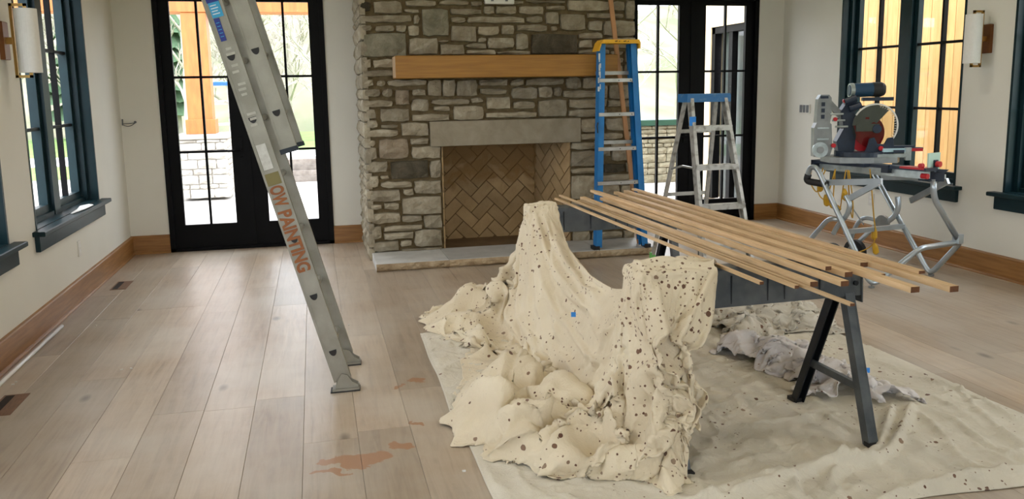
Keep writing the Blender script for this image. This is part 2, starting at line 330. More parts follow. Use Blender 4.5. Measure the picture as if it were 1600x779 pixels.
def rounded(pts, r=.06, n=5):                        # polyline with rounded corners
    P = [Vector(p) for p in pts]; out = [P[0]]
    for i in range(1, len(P)-1):
        a = (P[i-1]-P[i]); b = (P[i+1]-P[i]); ra = min(r, a.length*.45); rb = min(r, b.length*.45)
        p0 = P[i]+a.normalized()*ra; p2 = P[i]+b.normalized()*rb
        for k in range(n+1):
            t = k/n; out.append(p0*(1-t)**2+P[i]*2*t*(1-t)+p2*t*t)
    return out+[P[-1]]
def arrow(pts, *a): return pts

# ================================================================ the room
XL, XR, YB, YF, ZC = -1.76, 5.13, 8.467, -2.6, 3.05
T = .2
WIN_Y = [(5.78, 7.41), (3.66, 5.29), (1.54, 3.17)]; WZ0, WZ1 = .665, 2.47
DOORS = [-.633, 4.045]; DW = .777; DH = 2.47
FWIN = [(-1.2, .6), (1.0, 2.4)]

def wall_with_openings(name, mk, length0, length1, opens, label):
    b = MB(); pos = length0
    for a, c, z0, z1 in sorted(opens):
        mk(b, pos, a, 0, ZC)
        if z0 > 0: mk(b, a, c, 0, z0)
        mk(b, a, c, z1, ZC); pos = c
    mk(b, pos, length1, 0, ZC)
    return tag(b.build(name, 'wall'), label, 'wall', kind='structure')
wl = wall_with_openings('wall_left', lambda b, p, q, z0, z1: b.box((XL-T, p, z0), (XL, q, z1)), YF-T, YB+T, [(a, c, WZ0, WZ1) for a, c in WIN_Y], 'off-white plaster wall with the brass sconce and two teal windows')
wr = wall_with_openings('wall_right', lambda b, p, q, z0, z1: b.box((XR, p, z0), (XR+T, q, z1)), YF-T, YB+T, [(a, c, WZ0, WZ1) for a, c in WIN_Y], 'off-white plaster wall behind the miter saw stand')
wb = wall_with_openings('wall_back', lambda b, p, q, z0, z1: b.box((p, YB, z0), (q, YB+T, z1)), XL, XR, [(x-DW, x+DW, 0, DH) for x in DOORS], 'off-white plaster wall behind the stone fireplace')
wf = wall_with_openings('wall_front', lambda b, p, q, z0, z1: b.box((p, YF-T, z0), (q, YF, z1)), XL, XR, [(a, c, .25, 2.6) for a, c in FWIN], 'off-white plaster wall facing the fireplace')
tag(MB().box((XL-T, YF-T, ZC), (XR+T, YB+T, ZC+.2)).build('ceiling', 'ceil'), 'flat white ceiling over the room', 'ceiling', kind='structure')
# unseen ceiling fill lights, added to brighten the room
def fill_light(x, y):
    o = empty('fill_light', (x, y, ZC), 'round ceiling fill light with warm lens, added out of view', 'added fill light', 'added ceiling fill lights')
    b = MB(); b.tube([(x, y, ZC-.008), (x, y, ZC+.001)], .085, 24); b.build('trim_ring', 'plastic_w', o)
    em, ent, eb = new_mat('fill_lens'); eb.inputs['Emission Color'].default_value = (1, .84, .62, 1); eb.inputs['Emission Strength'].default_value = 4
    MB().disc((x, y, ZC-.010), (0, 0, 1), .065, .004, 24).build('lens', em, o)
    l = bpy.data.lights.new('fill_lamp', 'AREA'); l.shape = 'DISK'; l.size = .13; l.energy = FILL_W; l.color = (1, .90, .74)
    lo = bpy.data.objects.new('fill_lamp', l); lo.location = (0, 0, -.016); lo.parent = o; col.objects.link(lo)
FILL_W = 1.6
for _x in (-.2, 1.7, 3.8):
    for _y in (.6, 3.1, 5.6): fill_light(_x, _y)
tag(MB().box((-1.04, YF, ZC-.32), (-.80, YB, ZC)).build('trim_5', 'timber'), 'timber ceiling beam that the extension ladder leans on', 'beam', kind='structure')

# floor: every plank its own piece
fl = tag(MB().box((XL-T, YF-T, -.12), (XR+T, YB+T, -.012)).build('floor', 'subfloor'), 'wide oak plank floor dusted pale with damp brown stains', 'floor', kind='structure')
PW = .235; x = XL; ci = 0; rnd = random.Random(3); plank_cache = {}
while x < XR-.01:
    x1 = min(x+PW, XR); y = YF-rnd.uniform(0, 1.6)
    while y < YB:
        ln = rnd.choice((1.5, 1.9, 2.2, 2.6)); y1 = min(y+ln, YB); y0 = max(y, YF)
        if y1 > YF+.05 and y1-y0 > .02:
            b = MB(); g = .0006; c = .0009
            a0, a1, c0, c1 = x+g, x1-g, y0+g, y1-g
            b.add([(a0, c0, -.02), (a1, c0, -.02), (a1, c1, -.02), (a0, c1, -.02), (a0, c0, -c), (a1, c0, -c), (a1, c1, -c), (a0, c1, -c), (a0+c, c0+c, 0), (a1-c, c0+c, 0), (a1-c, c1-c, 0), (a0+c, c1-c, 0)],
                  [(0, 1, 5, 4), (1, 2, 6, 5), (2, 3, 7, 6), (3, 0, 4, 7), (4, 5, 9, 8), (5, 6, 10, 9), (6, 7, 11, 10), (7, 4, 8, 11), (8, 9, 10, 11), (3, 2, 1, 0)])
            b.build('plank', 'plank', fl)
        y += ln
    x = x1; ci += 1

# baseboards: 7 in oak with a shoe mould
def baseboard(name, p, q, n, label, mat):
    p, q, n = Vector(p), Vector(q), Vector(n); b = MB(); d = (q-p).normalized()
    prof = [(0, 0), (.034, 0), (.034, .008), (.03, .016), (.02, .02), (.02, .165), (.016, .174), (0, .178)]
    b.prism([p+n*u+Vector((0, 0, z)) for u, z in prof], q-p)
    return tag(b.build(name, mat), label, 'baseboard', kind='structure')
baseboard('baseboard_left', (XL, YF, 0), (XL, YB, 0), (1, 0, 0), 'tall oak baseboard below the sconce and teal windows', 'oak_trim_y')
baseboard('baseboard_right', (XR, YF, 0), (XR, YB, 0), (-1, 0, 0), 'tall oak baseboard behind the miter saw stand', 'oak_trim_y')
for nm, a, c, lb in (('baseboard_back', XL, DOORS[0]-DW, 'short oak baseboard between corner and glazed doors with ladder outside'), ('trim_1', DOORS[0]+DW, .44, 'short oak baseboard between glazed door and fireplace'),
                     ('trim_2', 2.98, DOORS[1]-DW, 'oak baseboard stub behind the blue stepladder'), ('trim_3', DOORS[1]+DW, XR, 'short oak baseboard in corner beside aluminium stepladder')):
    if c-a > .05: baseboard(nm, (a, YB, 0), (c, YB, 0), (0, -1, 0), lb, 'oak_trim')

# ---- windows: dark teal double casements set deep in the wall
def make_window(n, side, y0, y1, label):
    xw = XL if side < 0 else XR; s = side
    root = empty('window_%d' % n, (xw, (y0+y1)/2, WZ0), label, 'window', kind='structure')
    X = lambda d: xw+s*d                                   # d: depth outward from the wall face
    c = (y0+y1)/2
    for (a, b_) in ((y0, y0+.022), (y1-.022, y1)): MB().box((X(-.004), a, WZ0), (X(.2), b_, WZ1)).build('jamb', 'teal', root)
    MB().box((X(-.004), y0, WZ1-.022), (X(.2), y1, WZ1)).build('head_jamb', 'teal', root)
    for (a, b_) in ((y0+.022, y0+.06), (y1-.06, y1-.022)): MB().box((X(.07), a, WZ0), (X(.19), b_, WZ1-.02)).build('frame_stile', 'teal', root)
    MB().box((X(.085), c-.07, WZ0), (X(.19), c+.07, WZ1-.02)).build('mullion', 'teal', root)
    MB().box((X(.09), y0+.06, WZ0), (X(.19), y1-.06, WZ0+.035)).build('bottom_rail', 'teal', root)
    for (a, b_) in ((y0+.06, c-.07), (c+.07, y1-.06)):
        sh = MB(); g0, g1 = a+.05, b_-.05; z0, z1 = WZ0+.085, WZ1-.09
        sh.box((X(.115), a, WZ0+.03), (X(.165), g0, WZ1-.02)); sh.box((X(.115), g1, WZ0+.03), (X(.165), b_, WZ1-.02))
        sh.box((X(.115), g0, WZ0+.03), (X(.165), g1, z0)); sh.box((X(.115), g0, z1), (X(.165), g1, WZ1-.02))
        so = sh.build('sash', 'teal', root)
        ym = (g0+g1)/2; zz = [z0, 1.285, 1.845, z1]
        MB().box((X(.12), ym-.012, z0), (X(.16), ym+.012, z1)).build('muntin', 'black', so)
        for zq in zz[1:3]: MB().box((X(.122), g0, zq-.011), (X(.158), g1, zq+.011)).build('muntin', 'black', so)
        for i in range(3):
            for u, v in ((g0, ym-.01), (ym+.01, g1)): MB().box((X(.138), u-.004, zz[i]-.004), (X(.142), v+.004, zz[i+1]+.004)).build('pane', 'glass', so)
    sl = MB(); sl.bbox((X(-.075), y0-.075, WZ0-.032), (X(.002), y1+.085, WZ0), .005); sl.box((X(0), y0, WZ0-.02), (X(.12), y1, WZ0+.004)); sl.build('sill', 'teal', root)
    MB().bbox((X(-.03), y0-.04, WZ0-.135), (X(.002), y1+.05, WZ0-.03), .004).build('apron', 'teal', root)
    portal((X(.19), c, (WZ0+WZ1)/2), (0, s*math.pi/2, 0), WZ1-WZ0, y1-y0)
make_window(1, -1, *WIN_Y[0], 'dark teal casement window whose sill holds a white paper strip')
make_window(2, -1, *WIN_Y[1], 'dark teal casement window next to the brass sconce, farther from the glazed door')
make_window(3, 1, *WIN_Y[0], 'dark teal casement window behind the saw showing a pine board wall')
make_window(4, 1, *WIN_Y[1], 'dark teal casement window beside the sconce, away from the saw')
for i, s, q in ((5, -1, 2), (6, 1, 2)): make_window(i, s, *WIN_Y[q], 'dark teal casement window of the %s wall, farthest from the fireplace' % ('paper-strip' if s < 0 else 'saw-side'))
for i, (a, c) in enumerate(FWIN):
    root = empty('window_%d' % (7+i), ((a+c)/2, YF-.1, .25), 'tall fixed window in the wall facing the fireplace, bay %s' % ('towards sconce', 'middle', 'towards saw')[i], 'window', kind='structure')
    for u, v in ((a, a+.07), (c-.07, c), ((a+c)/2-.03, (a+c)/2+.03)): MB().box((u, YF-.16, .25), (v, YF-.06, 2.6)).build('frame_stile', 'teal', root)
    for u, v in ((.25, .33), (2.52, 2.6)): MB().box((a, YF-.16, u), (c, YF-.06, v)).build('frame_rail', 'teal', root)
    for u, v in ((a+.07, (a+c)/2-.03), ((a+c)/2+.03, c-.07)): MB().box((u, YF-.11, .33), (v, YF-.106, 2.52)).build('pane', 'glass', root)
    portal(((a+c)/2, YF-.19, 1.42), (math.pi/2, 0, math.pi), c-a, 2.35)

# ---- glazed double doors
def make_door(n, cx, label):
    root = empty('door_%d' % n, (cx, YB, 0), label, 'door', kind='structure')
    y0, y1 = YB-.012, YB+.16
    for s in (-1, 1): MB().box((cx+s*DW, y0, 0), (cx+s*(DW-.045), y1, DH)).build('frame_stile', 'black', root)
    MB().box((cx-DW, y0, DH-.05), (cx+DW, y1, DH)).build('frame_head', 'black', root)
    MB().box((cx-DW, y0, 0), (cx+DW, y1, .03)).build('threshold', 'black', root)
    for s in (-1, 1):
        xi, xo = cx+s*.002, cx+s*(DW-.044); gi, go = cx+s*.155, cx+s*.634; z0, z1 = .255, 2.375
        lf = MB(); ya, yb = YB+.02, YB+.065
        lf.box((xi, ya, .03), (gi, yb, DH-.05)); lf.box((go, ya, .03), (xo, yb, DH-.05)); lf.box((gi, ya, .03), (go, yb, z0)); lf.box((gi, ya, z1), (go, yb, DH-.05))
        leaf = lf.build('door_leaf', 'black', root)
        xm = (gi+go)/2; zz = [z0, .962, 1.672, z1]
        MB().box((xm-.011, ya+.005, z0), (xm+.011, yb-.005, z1)).build('muntin', 'black', leaf)
        for z in zz[1:3]: MB().box((min(gi, go), ya+.006, z-.011), (max(gi, go), yb-.006, z+.011)).build('muntin', 'black', leaf)
        for i in range(3):
            for u, v in ((gi, xm), (xm, go)): MB().box((u, YB+.04, zz[i]), (v, YB+.044, zz[i+1])).build('pane', 'glass', leaf)
    MB().box((cx-.022, YB+.012, .03), (cx+.022, YB+.07, DH-.05)).build('astragal', 'black', root)
    hd = MB(); hx = cx-.075
    hd.bbox((hx-.022, YB+.006, .90), (hx+.022, YB+.022, 1.10), .004); hd.tube([(hx, YB+.01, .967), (hx, YB-.04, .967)], .01, 8); hd.tube(rounded([(hx, YB-.035, .967), (hx-.06, YB-.04, .967), (hx-.115, YB-.036, .963)], .02), .009, 8)
    hd.build('door_handle', 'black', root)
    portal((cx, YB+.17, 1.3), (-math.pi/2, 0, math.pi), 1.4, 2.2)
make_door(1, DOORS[0], 'black glazed double door behind the extension ladder')
make_door(2, DOORS[1], 'black glazed double door behind the aluminium stepladder')

# ================================================================ fireplace
FX0, FX1, FY = .435, 2.985, 7.45
FO0, FO1, FOZ = 1.113, 2.335, 1.012                     # firebox opening
fp = empty('stone_fireplace', (1.71, 7.9, 0), 'stone fireplace with oak mantel and herringbone brick firebox', 'fireplace')
core = MB(); R_ = .035; yq = FY+R_
core.box((FX0+.02, yq, 0), (FO0, YB-.002, ZC-.01)); core.box((FO1, yq, 0), (FX1-.02, YB-.002, ZC-.01)); core.box((FO0, yq, FOZ), (FO1, YB-.002, ZC-.01))
core.build('mortar_core', 'mortar', fp)
STONES = "88 439 106 455 d;111 436 161 457 n;165 448 220 459 n;164 437 190 444 n;89 420 176 433 n;180 418 190 434 n;89 405 106 416 n;112 404 146 416 n;148 404 167 416 n;169 397 190 416 n;194 397 242 444 g;90 361 166 402 g;170 365 221 394 n;223 385 242 391 n;225 364 269 383 n;88 342 103 358 n;106 342 142 358 n;87 327 142 339 n;225 450 278 459 n;283 449 303 459 n;306 452 380 460 n;383 455 459 461 n;246 434 302 445 n;306 435 326 449 n;328 435 366 450 n;371 435 416 450 n;246 419 272 431 n;276 420 381 431 n;384 420 416 432 n;246 387 292 415 n;294 398 333 415 n;338 399 362 417 n;366 405 424 417 n;294 385 309 394 n;312 375 361 395 n;364 373 387 402 n;272 375 310 384 n;273 364 326 373 n;329 364 391 371 n;393 364 481 401 d;422 443 459 451 n;463 442 543 461 n;547 442 574 460 n;420 418 446 441 n;431 406 443 416 n;448 407 497 437 n;501 428 571 439 n;502 406 530 425 n;532 396 594 425 n;575 427 594 462 n;483 391 530 403 n;483 375 510 390 n;482 363 544 373 n;557 347 571 359 n;547 361 571 370 n;558 328 570 344 n;572 327 597 345 n;574 347 596 369 n;532 374 596 394 n;88 311 106 323 n;111 311 127 322 n;130 310 200 322 n;201 291 226 321 n;89 292 117 307 n;120 291 139 307 n;143 276 168 305 b;173 293 198 305 n;90 275 138 287 n;171 266 202 288 n;90 255 108 272 n;115 248 167 272 n;207 276 276 287 n;210 265 240 274 n;171 248 239 261 n;90 238 110 253 n;115 237 146 244 n;151 222 200 246 n;89 222 145 235 n;90 206 106 217 n;111 182 163 218 b;167 206 200 218 n;168 181 221 203 n;89 182 107 204 n;227 291 251 321 n;253 291 291 320 n;295 308 348 321 n;353 308 378 320 n;296 293 345 304 n;355 284 404 305 n;279 278 302 288 n;246 248 301 274 n;307 266 352 289 n;357 265 398 280 n;306 250 402 261 n;381 308 455 321 n;459 301 488 322 n;491 301 519 322 n;405 285 432 306 n;435 287 450 305 n;452 285 517 299 n;404 250 460 282 n;465 265 539 282 n;463 249 540 263 n;89 159 124 179 n;129 145 198 178 d;200 145 221 178 n;90 132 108 154 n;111 145 127 154 n;111 130 167 142 n;171 117 220 141 n;90 106 145 127 n;151 115 170 128 n;148 80 220 112 n;91 92 112 102 n;115 91 143 104 n;91 66 144 86 n;147 67 184 79 n;186 53 220 78 n;91 39 110 63 n;113 51 183 62 n;112 36 167 49 n;168 20 219 51 n;92 15 139 34 n;142 22 163 33 n;143 12 218 18 n;486 220 533 246 n;537 222 592 245 n;486 205 572 218 n;575 204 593 219 n;468 188 522 202 n;468 156 520 185 n;525 173 546 186 n;549 164 594 202 n;523 156 531 172 n;533 142 575 159 d;468 142 529 153 n;468 93 518 139 n;578 141 595 161 n;522 120 595 138 n;520 91 565 119 n;567 89 595 117 n;540 265 567 279 n;570 265 591 279 n;542 281 591 307 n;522 282 540 308 n;470 13 505 32 n;508 13 571 29 n;573 11 596 29 n;467 34 520 68 n;468 70 520 90 n;522 63 595 88 n;522 32 595 60 n"
def stone(x0, z0, x1, z1, mat, r, axis='y', face=FY, nm='stone', parent=None):
    # irregular split-faced block: bevelled, bulging front, wavy outline
    nx = max(2, min(4, int((x1-x0)/.07)+1)); nz = max(2, min(3, int((z1-z0)/.06)+1)); g = .006
    vs = []; idx = {}
    x0 += g; x1 -= g; z0 += g; z1 -= g
    for j in range(nz+1):
        for i in range(nx+1):
            fx, fz = i/nx, j/nz; e = (i in (0, nx)) or (j in (0, nz))
            jx = r.uniform(-.006, .006); jz = r.uniform(-.006, .006)
            d = .0 if e else r.uniform(.008, .024)
            corner = (i in (0, nx)) and (j in (0, nz))
            kx = .005*(1 if i == 0 else -1 if i == nx else 0) if corner else 0; kz = .005*(1 if j == 0 else -1 if j == nz else 0) if corner else 0
            idx[(i, j)] = len(vs); vs.append((x0+(x1-x0)*fx+jx+kx, d+.004, z0+(z1-z0)*fz+jz+kz))
    nF = len(vs); ring = [(i, 0) for i in range(nx)]+[(nx, j) for j in range(nz)]+[(i, nz) for i in range(nx, 0, -1)]+[(0, j) for j in range(nz, 0, -1)]
    cx, cz = (x0+x1)/2, (z0+z1)/2; back = []
    for q in ring:
        v = vs[idx[q]]; back.append(len(vs)); vs.append((v[0]+(.004 if v[0] > cx else -.004), -.012, v[2]+(.004 if v[2] > cz else -.004)))
    back2 = []
    for q in back: v = vs[q]; back2.append(len(vs)); vs.append((v[0], -.045, v[2]))
    fs = [(idx[(i, j)], idx[(i+1, j)], idx[(i+1, j+1)], idx[(i, j+1)]) for j in range(nz) for i in range(nx)]
    n = len(ring)
    for k in range(n):
        a, b_ = idx[ring[k]], idx[ring[(k+1) % n]]
        fs.append((a, back[k], back[(k+1) % n], b_)); fs.append((back[k], back2[k], back2[(k+1) % n], back[(k+1) % n]))
    if axis == 'y': vs = [(a, face-d, c) for a, d, c in vs]
    elif axis == '-x': vs = [(face-d, a, c) for a, d, c in vs]; fs = [f[::-1] for f in fs]
    elif axis == '+x': vs = [(face+d, a, c) for a, d, c in vs]
    return MB().add(vs, fs).build(nm, mat, parent or fp)
rs = random.Random(11); CM = {'n': 'stone', 'd': 'stone_d', 'g': 'stone_g', 'b': 'stone_b'}
for t in STONES.split(';'):
    q = t.split(); x0, z0, x1, z1 = [int(k)/200 for k in q[:4]]
    stone(x0, z0, x1, z1, CM[q[4]], rs)
def courses(a, c, z0, z1, fn):
    z = z0
    while z < z1-.03:
        h = min(rs.choice((.07, .09, .11, .14)), z1-z); u = a
        while u < c-.02:
            l = min(rs.choice((.14, .2, .27, .34)), c-u)
            if c-u-l < .08: l = c-u
            fn(u, z, u+l, z+h); u += l
        z += h
courses(FX0, FX1, 2.315, 3.03, lambda a, z, c, q: stone(a, z, c, q, rs.choice(('stone', 'stone', 'stone_g')), rs))
courses(FY-.006, YB-.01, .0, 2.5, lambda a, z, c, q: stone(a, z, c, q, 'stone', rs, '-x', FX0))
# lintel, mantel, hearth
lt = MB().bbox((1.012, FY-.03, 1.012), (2.422, FY+.1, 1.236), .004).build('lintel', 'lintel', fp); lt['label'] = 'smooth cut stone lintel over the firebox'
mt = MB().bbox((.70, 7.19, 1.615), (2.70, FY+.03, 1.806), .006).build('mantel', 'mantel', fp); mt['label'] = 'thick oak beam mantel'
MB().box((.698, 7.2, 1.623), (.702, FY-.01, 1.80)).build('end_grain', 'mantel_end', mt)
HS = [.452, 1.075, 1.78, 2.44, 2.972]
for i in range(4):
    a, c = HS[i]+.001, HS[i+1]-.001
    sl = MB().bbox((a, 6.945, 0), (c, FY+.6 if False else FY+.03, .07), .004).build('hearth_slab', 'hearth', fp)
    # rock-faced front edge
    b = MB(); nx = int((c-a)/.035); vs = []; r2 = random.Random(50+i)
    for j, (z, d) in enumerate(((.002, .004), (.02, .024), (.045, .022), (.066, .006))):
        for k in range(nx+1): vs.append((a+(c-a)*k/nx, 6.945-d+r2.uniform(-.008, .008)*(0 < j < 3), z+(r2.uniform(-.004, .004) if 0 < j < 3 else 0)))
    b.add(vs, [(j*(nx+1)+k, j*(nx+1)+k+1, (j+1)*(nx+1)+k+1, (j+1)*(nx+1)+k) for j in range(3) for k in range(nx)])
    n0 = nx+1
    b.add([vs[0], vs[n0], vs[2*n0], vs[3*n0], (a, 6.947, .066), (a, 6.947, .002)], [(0, 1, 2, 3, 4, 5)])
    b.build('rock_faced_edge', 'hearth_edge', sl)
# firebox: floor, splayed sides, back; each fire brick its own piece, laid in herringbone
BY = 8.02; bx0, bx1 = FO0+.09, FO1-.20; FZ = .055
fb = MB()
fb.box((FO0, FY+.03, 0), (FO1, BY+.1, FZ)).box((FO0-.0, FY+.03, FOZ), (FO1, BY+.1, FOZ+.06))
fb.add([(FO0, FY+.02, 0), (bx0, BY+.012, 0), (bx0, BY+.012, 1.05), (FO0, FY+.02, 1.05)], [(0, 1, 2, 3)])
fb.add([(FO1, FY+.02, 0), (bx1, BY+.012, 0), (bx1, BY+.012, 1.05), (FO1, FY+.02, 1.05)], [(3, 2, 1, 0)])
fb.add([(bx0, BY+.012, 0), (bx1, BY+.012, 0), (bx1, BY+.012, 1.05), (bx0, BY+.012, 1.05)], [(0, 1, 2, 3)])
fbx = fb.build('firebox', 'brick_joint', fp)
def clip(poly, W, Hh):
    for ax, lim, sg in ((0, 0, 1), (0, W, -1), (1, 0, 1), (1, Hh, -1)):
        out = []
        for i in range(len(poly)):
            p, q = poly[i], poly[(i+1) % len(poly)]; dp, dq = sg*(p[ax]-lim), sg*(q[ax]-lim)
            if dp >= 0: out.append(p)
            if dp*dq < 0: t = dp/(dp-dq); out.append((p[0]+(q[0]-p[0])*t, p[1]+(q[1]-p[1])*t))
        poly = out
        if len(poly) < 3: return []
    return poly
def herringbone(o, ux, W, Hh, nrm, off):
    # o: lower corner, ux: unit vector along the wall, bricks 2:1 turned 45 degrees
    Wd = .112; Ln = 2*Wd; g = .0045; nrm = Vector(nrm); o = Vector(o); ux = Vector(ux); c45 = math.sqrt(.5); uz = Vector((0, 0, 1))
    for a in range(-14, 15):
        for b_ in range(-14, 15):
            # pinwheel lattice of the 2:1 herringbone
            bxp = a*Wd+b_*2*Wd; byp = a*Wd-b_*2*Wd
            for hor in (0, 1):
                x, y = (bxp, byp) if hor else (bxp, byp+Wd)
                w_, h_ = (Ln, Wd) if hor else (Wd, Ln)
                pl = [(x+g, y+g), (x+w_-g, y+g), (x+w_-g, y+h_-g), (x+g, y+h_-g)]
                pl = [((p-q)*c45+off, (p+q)*c45-.3) for p, q in pl]
                pl = clip(pl, W, Hh)
                if len(pl) < 3: continue
                area = abs(sum(pl[i][0]*pl[(i+1) % len(pl)][1]-pl[(i+1) % len(pl)][0]*pl[i][1] for i in range(len(pl))))/2
                if area < .0006: continue
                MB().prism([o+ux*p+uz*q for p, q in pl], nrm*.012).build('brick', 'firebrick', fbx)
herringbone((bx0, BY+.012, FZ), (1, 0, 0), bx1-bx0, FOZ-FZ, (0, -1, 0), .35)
sv = Vector((FO1-bx1, FY+.02-BY-.012, 0)); sl_ = sv.length; sv.normalize()
herringbone((bx1, BY+.012, FZ), sv, sl_, FOZ-FZ, Vector((sv.y, -sv.x, 0)), .2)
sv = Vector((FO0-bx0, FY+.02-BY-.012, 0)); sl_ = sv.length; sv.normalize()
herringbone((bx0, BY+.012, FZ), sv, sl_, FOZ-FZ, Vector((-sv.y, sv.x, 0)), .2)
op = empty('outlet_plate', (1.66, FY-.02, 2.28), 'white outlet plate set in the chimney stones above the mantel', 'outlet')
MB().bbox((1.535, FY-.035, 2.262), (1.80, FY+.005, 2.36), .004).build('plate', 'plastic_w', op)
for x in (1.60, 1.73): MB().box((x-.012, FY-.038, 2.285), (x+.012, FY-.034, 2.32)).build('socket', 'plastic_g', op)

# ================================================================ cloth
def catmull_grid(C, nu, nv):
    C = np.array(C, float)
    def interp(A, n):
        k = len(A); t = np.linspace(0, k-1, n); i = np.clip(t.astype(int), 0, k-2); f = (t-i).reshape((-1,)+(1,)*(A.ndim-1))
        g = lambda j: A[np.clip(j, 0, k-1)]
        a, b, c, d = g(i-1), g(i), g(i+1), g(i+2)
        return .5*(2*b+(c-a)*f+(2*a-5*b+4*c-d)*f**2+(3*b-a-3*c+d)*f**3)
    G = interp(C, nu); return interp(G.transpose(1, 0, 2), nv).transpose(1, 0, 2)
def smooth_noise(rng, shape, cell):
    a = rng.standard_normal((int(shape[0]/cell)+3, int(shape[1]/cell)+3, 1))
    return catmull_grid(a, *shape)[:, :, 0]
def relax_cloth(P0, eps, iters, pull, boxes=(), seed=1, amp=.02, ground=None, grav=.0012, bend=.25):
    # position-based relaxation: the sheet is longer than its path (eps) so it buckles into folds
    rng = np.random.default_rng(seed); P = P0.copy(); nu, nv = P.shape[:2]
    eps = np.broadcast_to(eps, (nu, nv)); pull = np.broadcast_to(pull, (nu, nv))[..., None]
    for cell, k in ((14, 1.), (7, .5), (4, .25)):
        for ax, s in ((0, .7), (1, .7), (2, 1.)): P[:, :, ax] += smooth_noise(rng, (nu, nv), cell)*amp*k*s*(eps*4+.08)
    fam = []
    for di, dj, kind in ((1, 0, 1), (0, 1, 1), (1, 1, .6), (1, -1, .6), (3, 0, bend), (0, 3, bend)):
        a = (slice(0, nu-di), slice(max(0, -dj), nv-max(0, dj))); b = (slice(di, nu), slice(max(0, dj), nv+min(0, dj)))
        ln = np.linalg.norm(P0[a]-P0[b], axis=2); ln = ln*(1+(eps[a]+eps[b])/2)
        fam.append((a, b, ln, kind, di+abs(dj) > 2))
    for it in range(iters):
        P[:, :, 2] -= grav
        for a, b, ln, k, isb in fam:
            d = P[b]-P[a]; l = np.linalg.norm(d, axis=2)+1e-9; e = (l-ln*(.93 if isb else 1))/l
            if isb: e = np.minimum(e, 0)
            c = d*(e*.5*k*.6)[..., None]; P[a] += c; P[b] -= c
        P += (P0-P)*pull
        z = ground(P[:, :, 0], P[:, :, 1]) if ground is not None else .004
        low = P[:, :, 2] < z; P[:, :, 2] = np.where(low, z, P[:, :, 2])
        for (x0, y0, z0, x1, y1, z1) in boxes:
            m = .008; X, Y, Z = P[:, :, 0], P[:, :, 1], P[:, :, 2]
            ins = (X > x0-m) & (X < x1+m) & (Y > y0-m) & (Y < y1+m) & (Z > z0-m) & (Z < z1+m)
            if not ins.any(): continue
            D = np.stack([z1+m-Z, X-(x0-m), (y1+m)-Y, Y-(y0-m)], -1); w_ = D.argmin(-1)
            P[:, :, 2] = np.where(ins & (w_ == 0), z1+m, Z); P[:, :, 0] = np.where(ins & (w_ == 1), x0-m, X)
            P[:, :, 1] = np.where(ins & (w_ == 2), y1+m, np.where(ins & (w_ == 3), y0-m, Y))
    return P
def cloth_object(name, P, mat, label, cat, thick=.003, group=None):
    nu, nv = P.shape[:2]; off = P.reshape(-1, 3).mean(0); off[2] = 0
    me = bpy.data.meshes.new(name); I = np.arange(nu*nv).reshape(nu, nv)
    f = np.stack([I[:-1, :-1], I[1:, :-1], I[1:, 1:], I[:-1, 1:]], -1).reshape(-1, 4)
    me.from_pydata((P.reshape(-1, 3)-off).tolist(), [], f.tolist()); me.materials.append(K[mat]); me.polygons.foreach_set('use_smooth', [True]*len(me.polygons)); me.update()
    o = bpy.data.objects.new(name, me); o.location = off; col.objects.link(o); tag(o, label, cat, group)
    sm = o.modifiers.new('thickness', 'SOLIDIFY'); sm.thickness = thick; sm.offset = 0
    return o

# ---- flat canvas on the floor
rng = np.random.default_rng(4)
nx, ny = 250, 262; gx = np.linspace(.575, 3.08, nx); gy = np.linspace(2.40, 5.03, ny); GX, GY = np.meshgrid(gx, gy, indexing='ij')
edge = np.minimum.reduce([GX-.575, 3.08-GX, GY-2.40, 5.03-GY])
Hf = .010+.005*smooth_noise(rng, (nx, ny), 26)+.0035*smooth_noise(rng, (nx, ny), 11)+.0012*smooth_noise(rng, (nx, ny), 5)
def ridge(path, h, wd):
    global Hf
    P = np.array([[p.x, p.y] for p in bez([(a, b, 0) for a, b in path], 14)]); best = np.full(GX.shape, 9.)
    for k in range(len(P)-1):
        a, b = P[k], P[k+1]; ab = b-a; t = np.clip(((GX-a[0])*ab[0]+(GY-a[1])*ab[1])/(ab@ab+1e-9), 0, 1)
        best = np.minimum(best, np.hypot(GX-a[0]-ab[0]*t, GY-a[1]-ab[1]*t))
    Hf = Hf+1.05*h*np.exp(-(best/wd)**1.6)
g2 = lambda *q: [tuple(at(a, b, 2, .02)[:2]) for a, b in q]
ridge(g2((1425, 640), (1405, 690), (1370, 712), (1330, 720)), .035, .022)
ridge(g2((1395, 640), (1385, 680), (1360, 705), (1290, 728), (1210, 745), (1150, 770)), .032, .022)
ridge(g2((1330, 722), (1250, 730), (1180, 745), (1100, 779)), .03, .02)
ridge(g2((1310, 722), (1300, 750), (1330, 779)), .03, .02)
ridge(g2((1240, 742), (1245, 765), (1270, 785)), .028, .018)
ridge(g2((1600, 735), (1520, 745), (1440, 765), (1380, 779)), .028, .02)
ridge(g2((1440, 640), (1500, 660), (1560, 700), (1600, 712)), .018, .018)
ridge(g2((1440, 650), (1480, 680), (1510, 720), (1560, 738)), .016, .016)
ridge(g2((1500, 600), (1540, 650), (1600, 690)), .014, .018)
ridge(g2((1330, 545), (1420, 580), (1520, 615), (1590, 655)), .014, .016)
for q in range(170):                                      # fine creases
    a, b = rng.uniform(.65, 3.0), rng.uniform(2.45, 4.9); th = rng.normal(-.6, .5); ln = rng.uniform(.08, .35)
    ridge([(a, b), (a+math.cos(th)*ln*.5+rng.normal(0, .02), b+math.sin(th)*ln*.5), (a+math.cos(th)*ln, b+math.sin(th)*ln)], rng.uniform(.004, .010), rng.uniform(.008, .015))
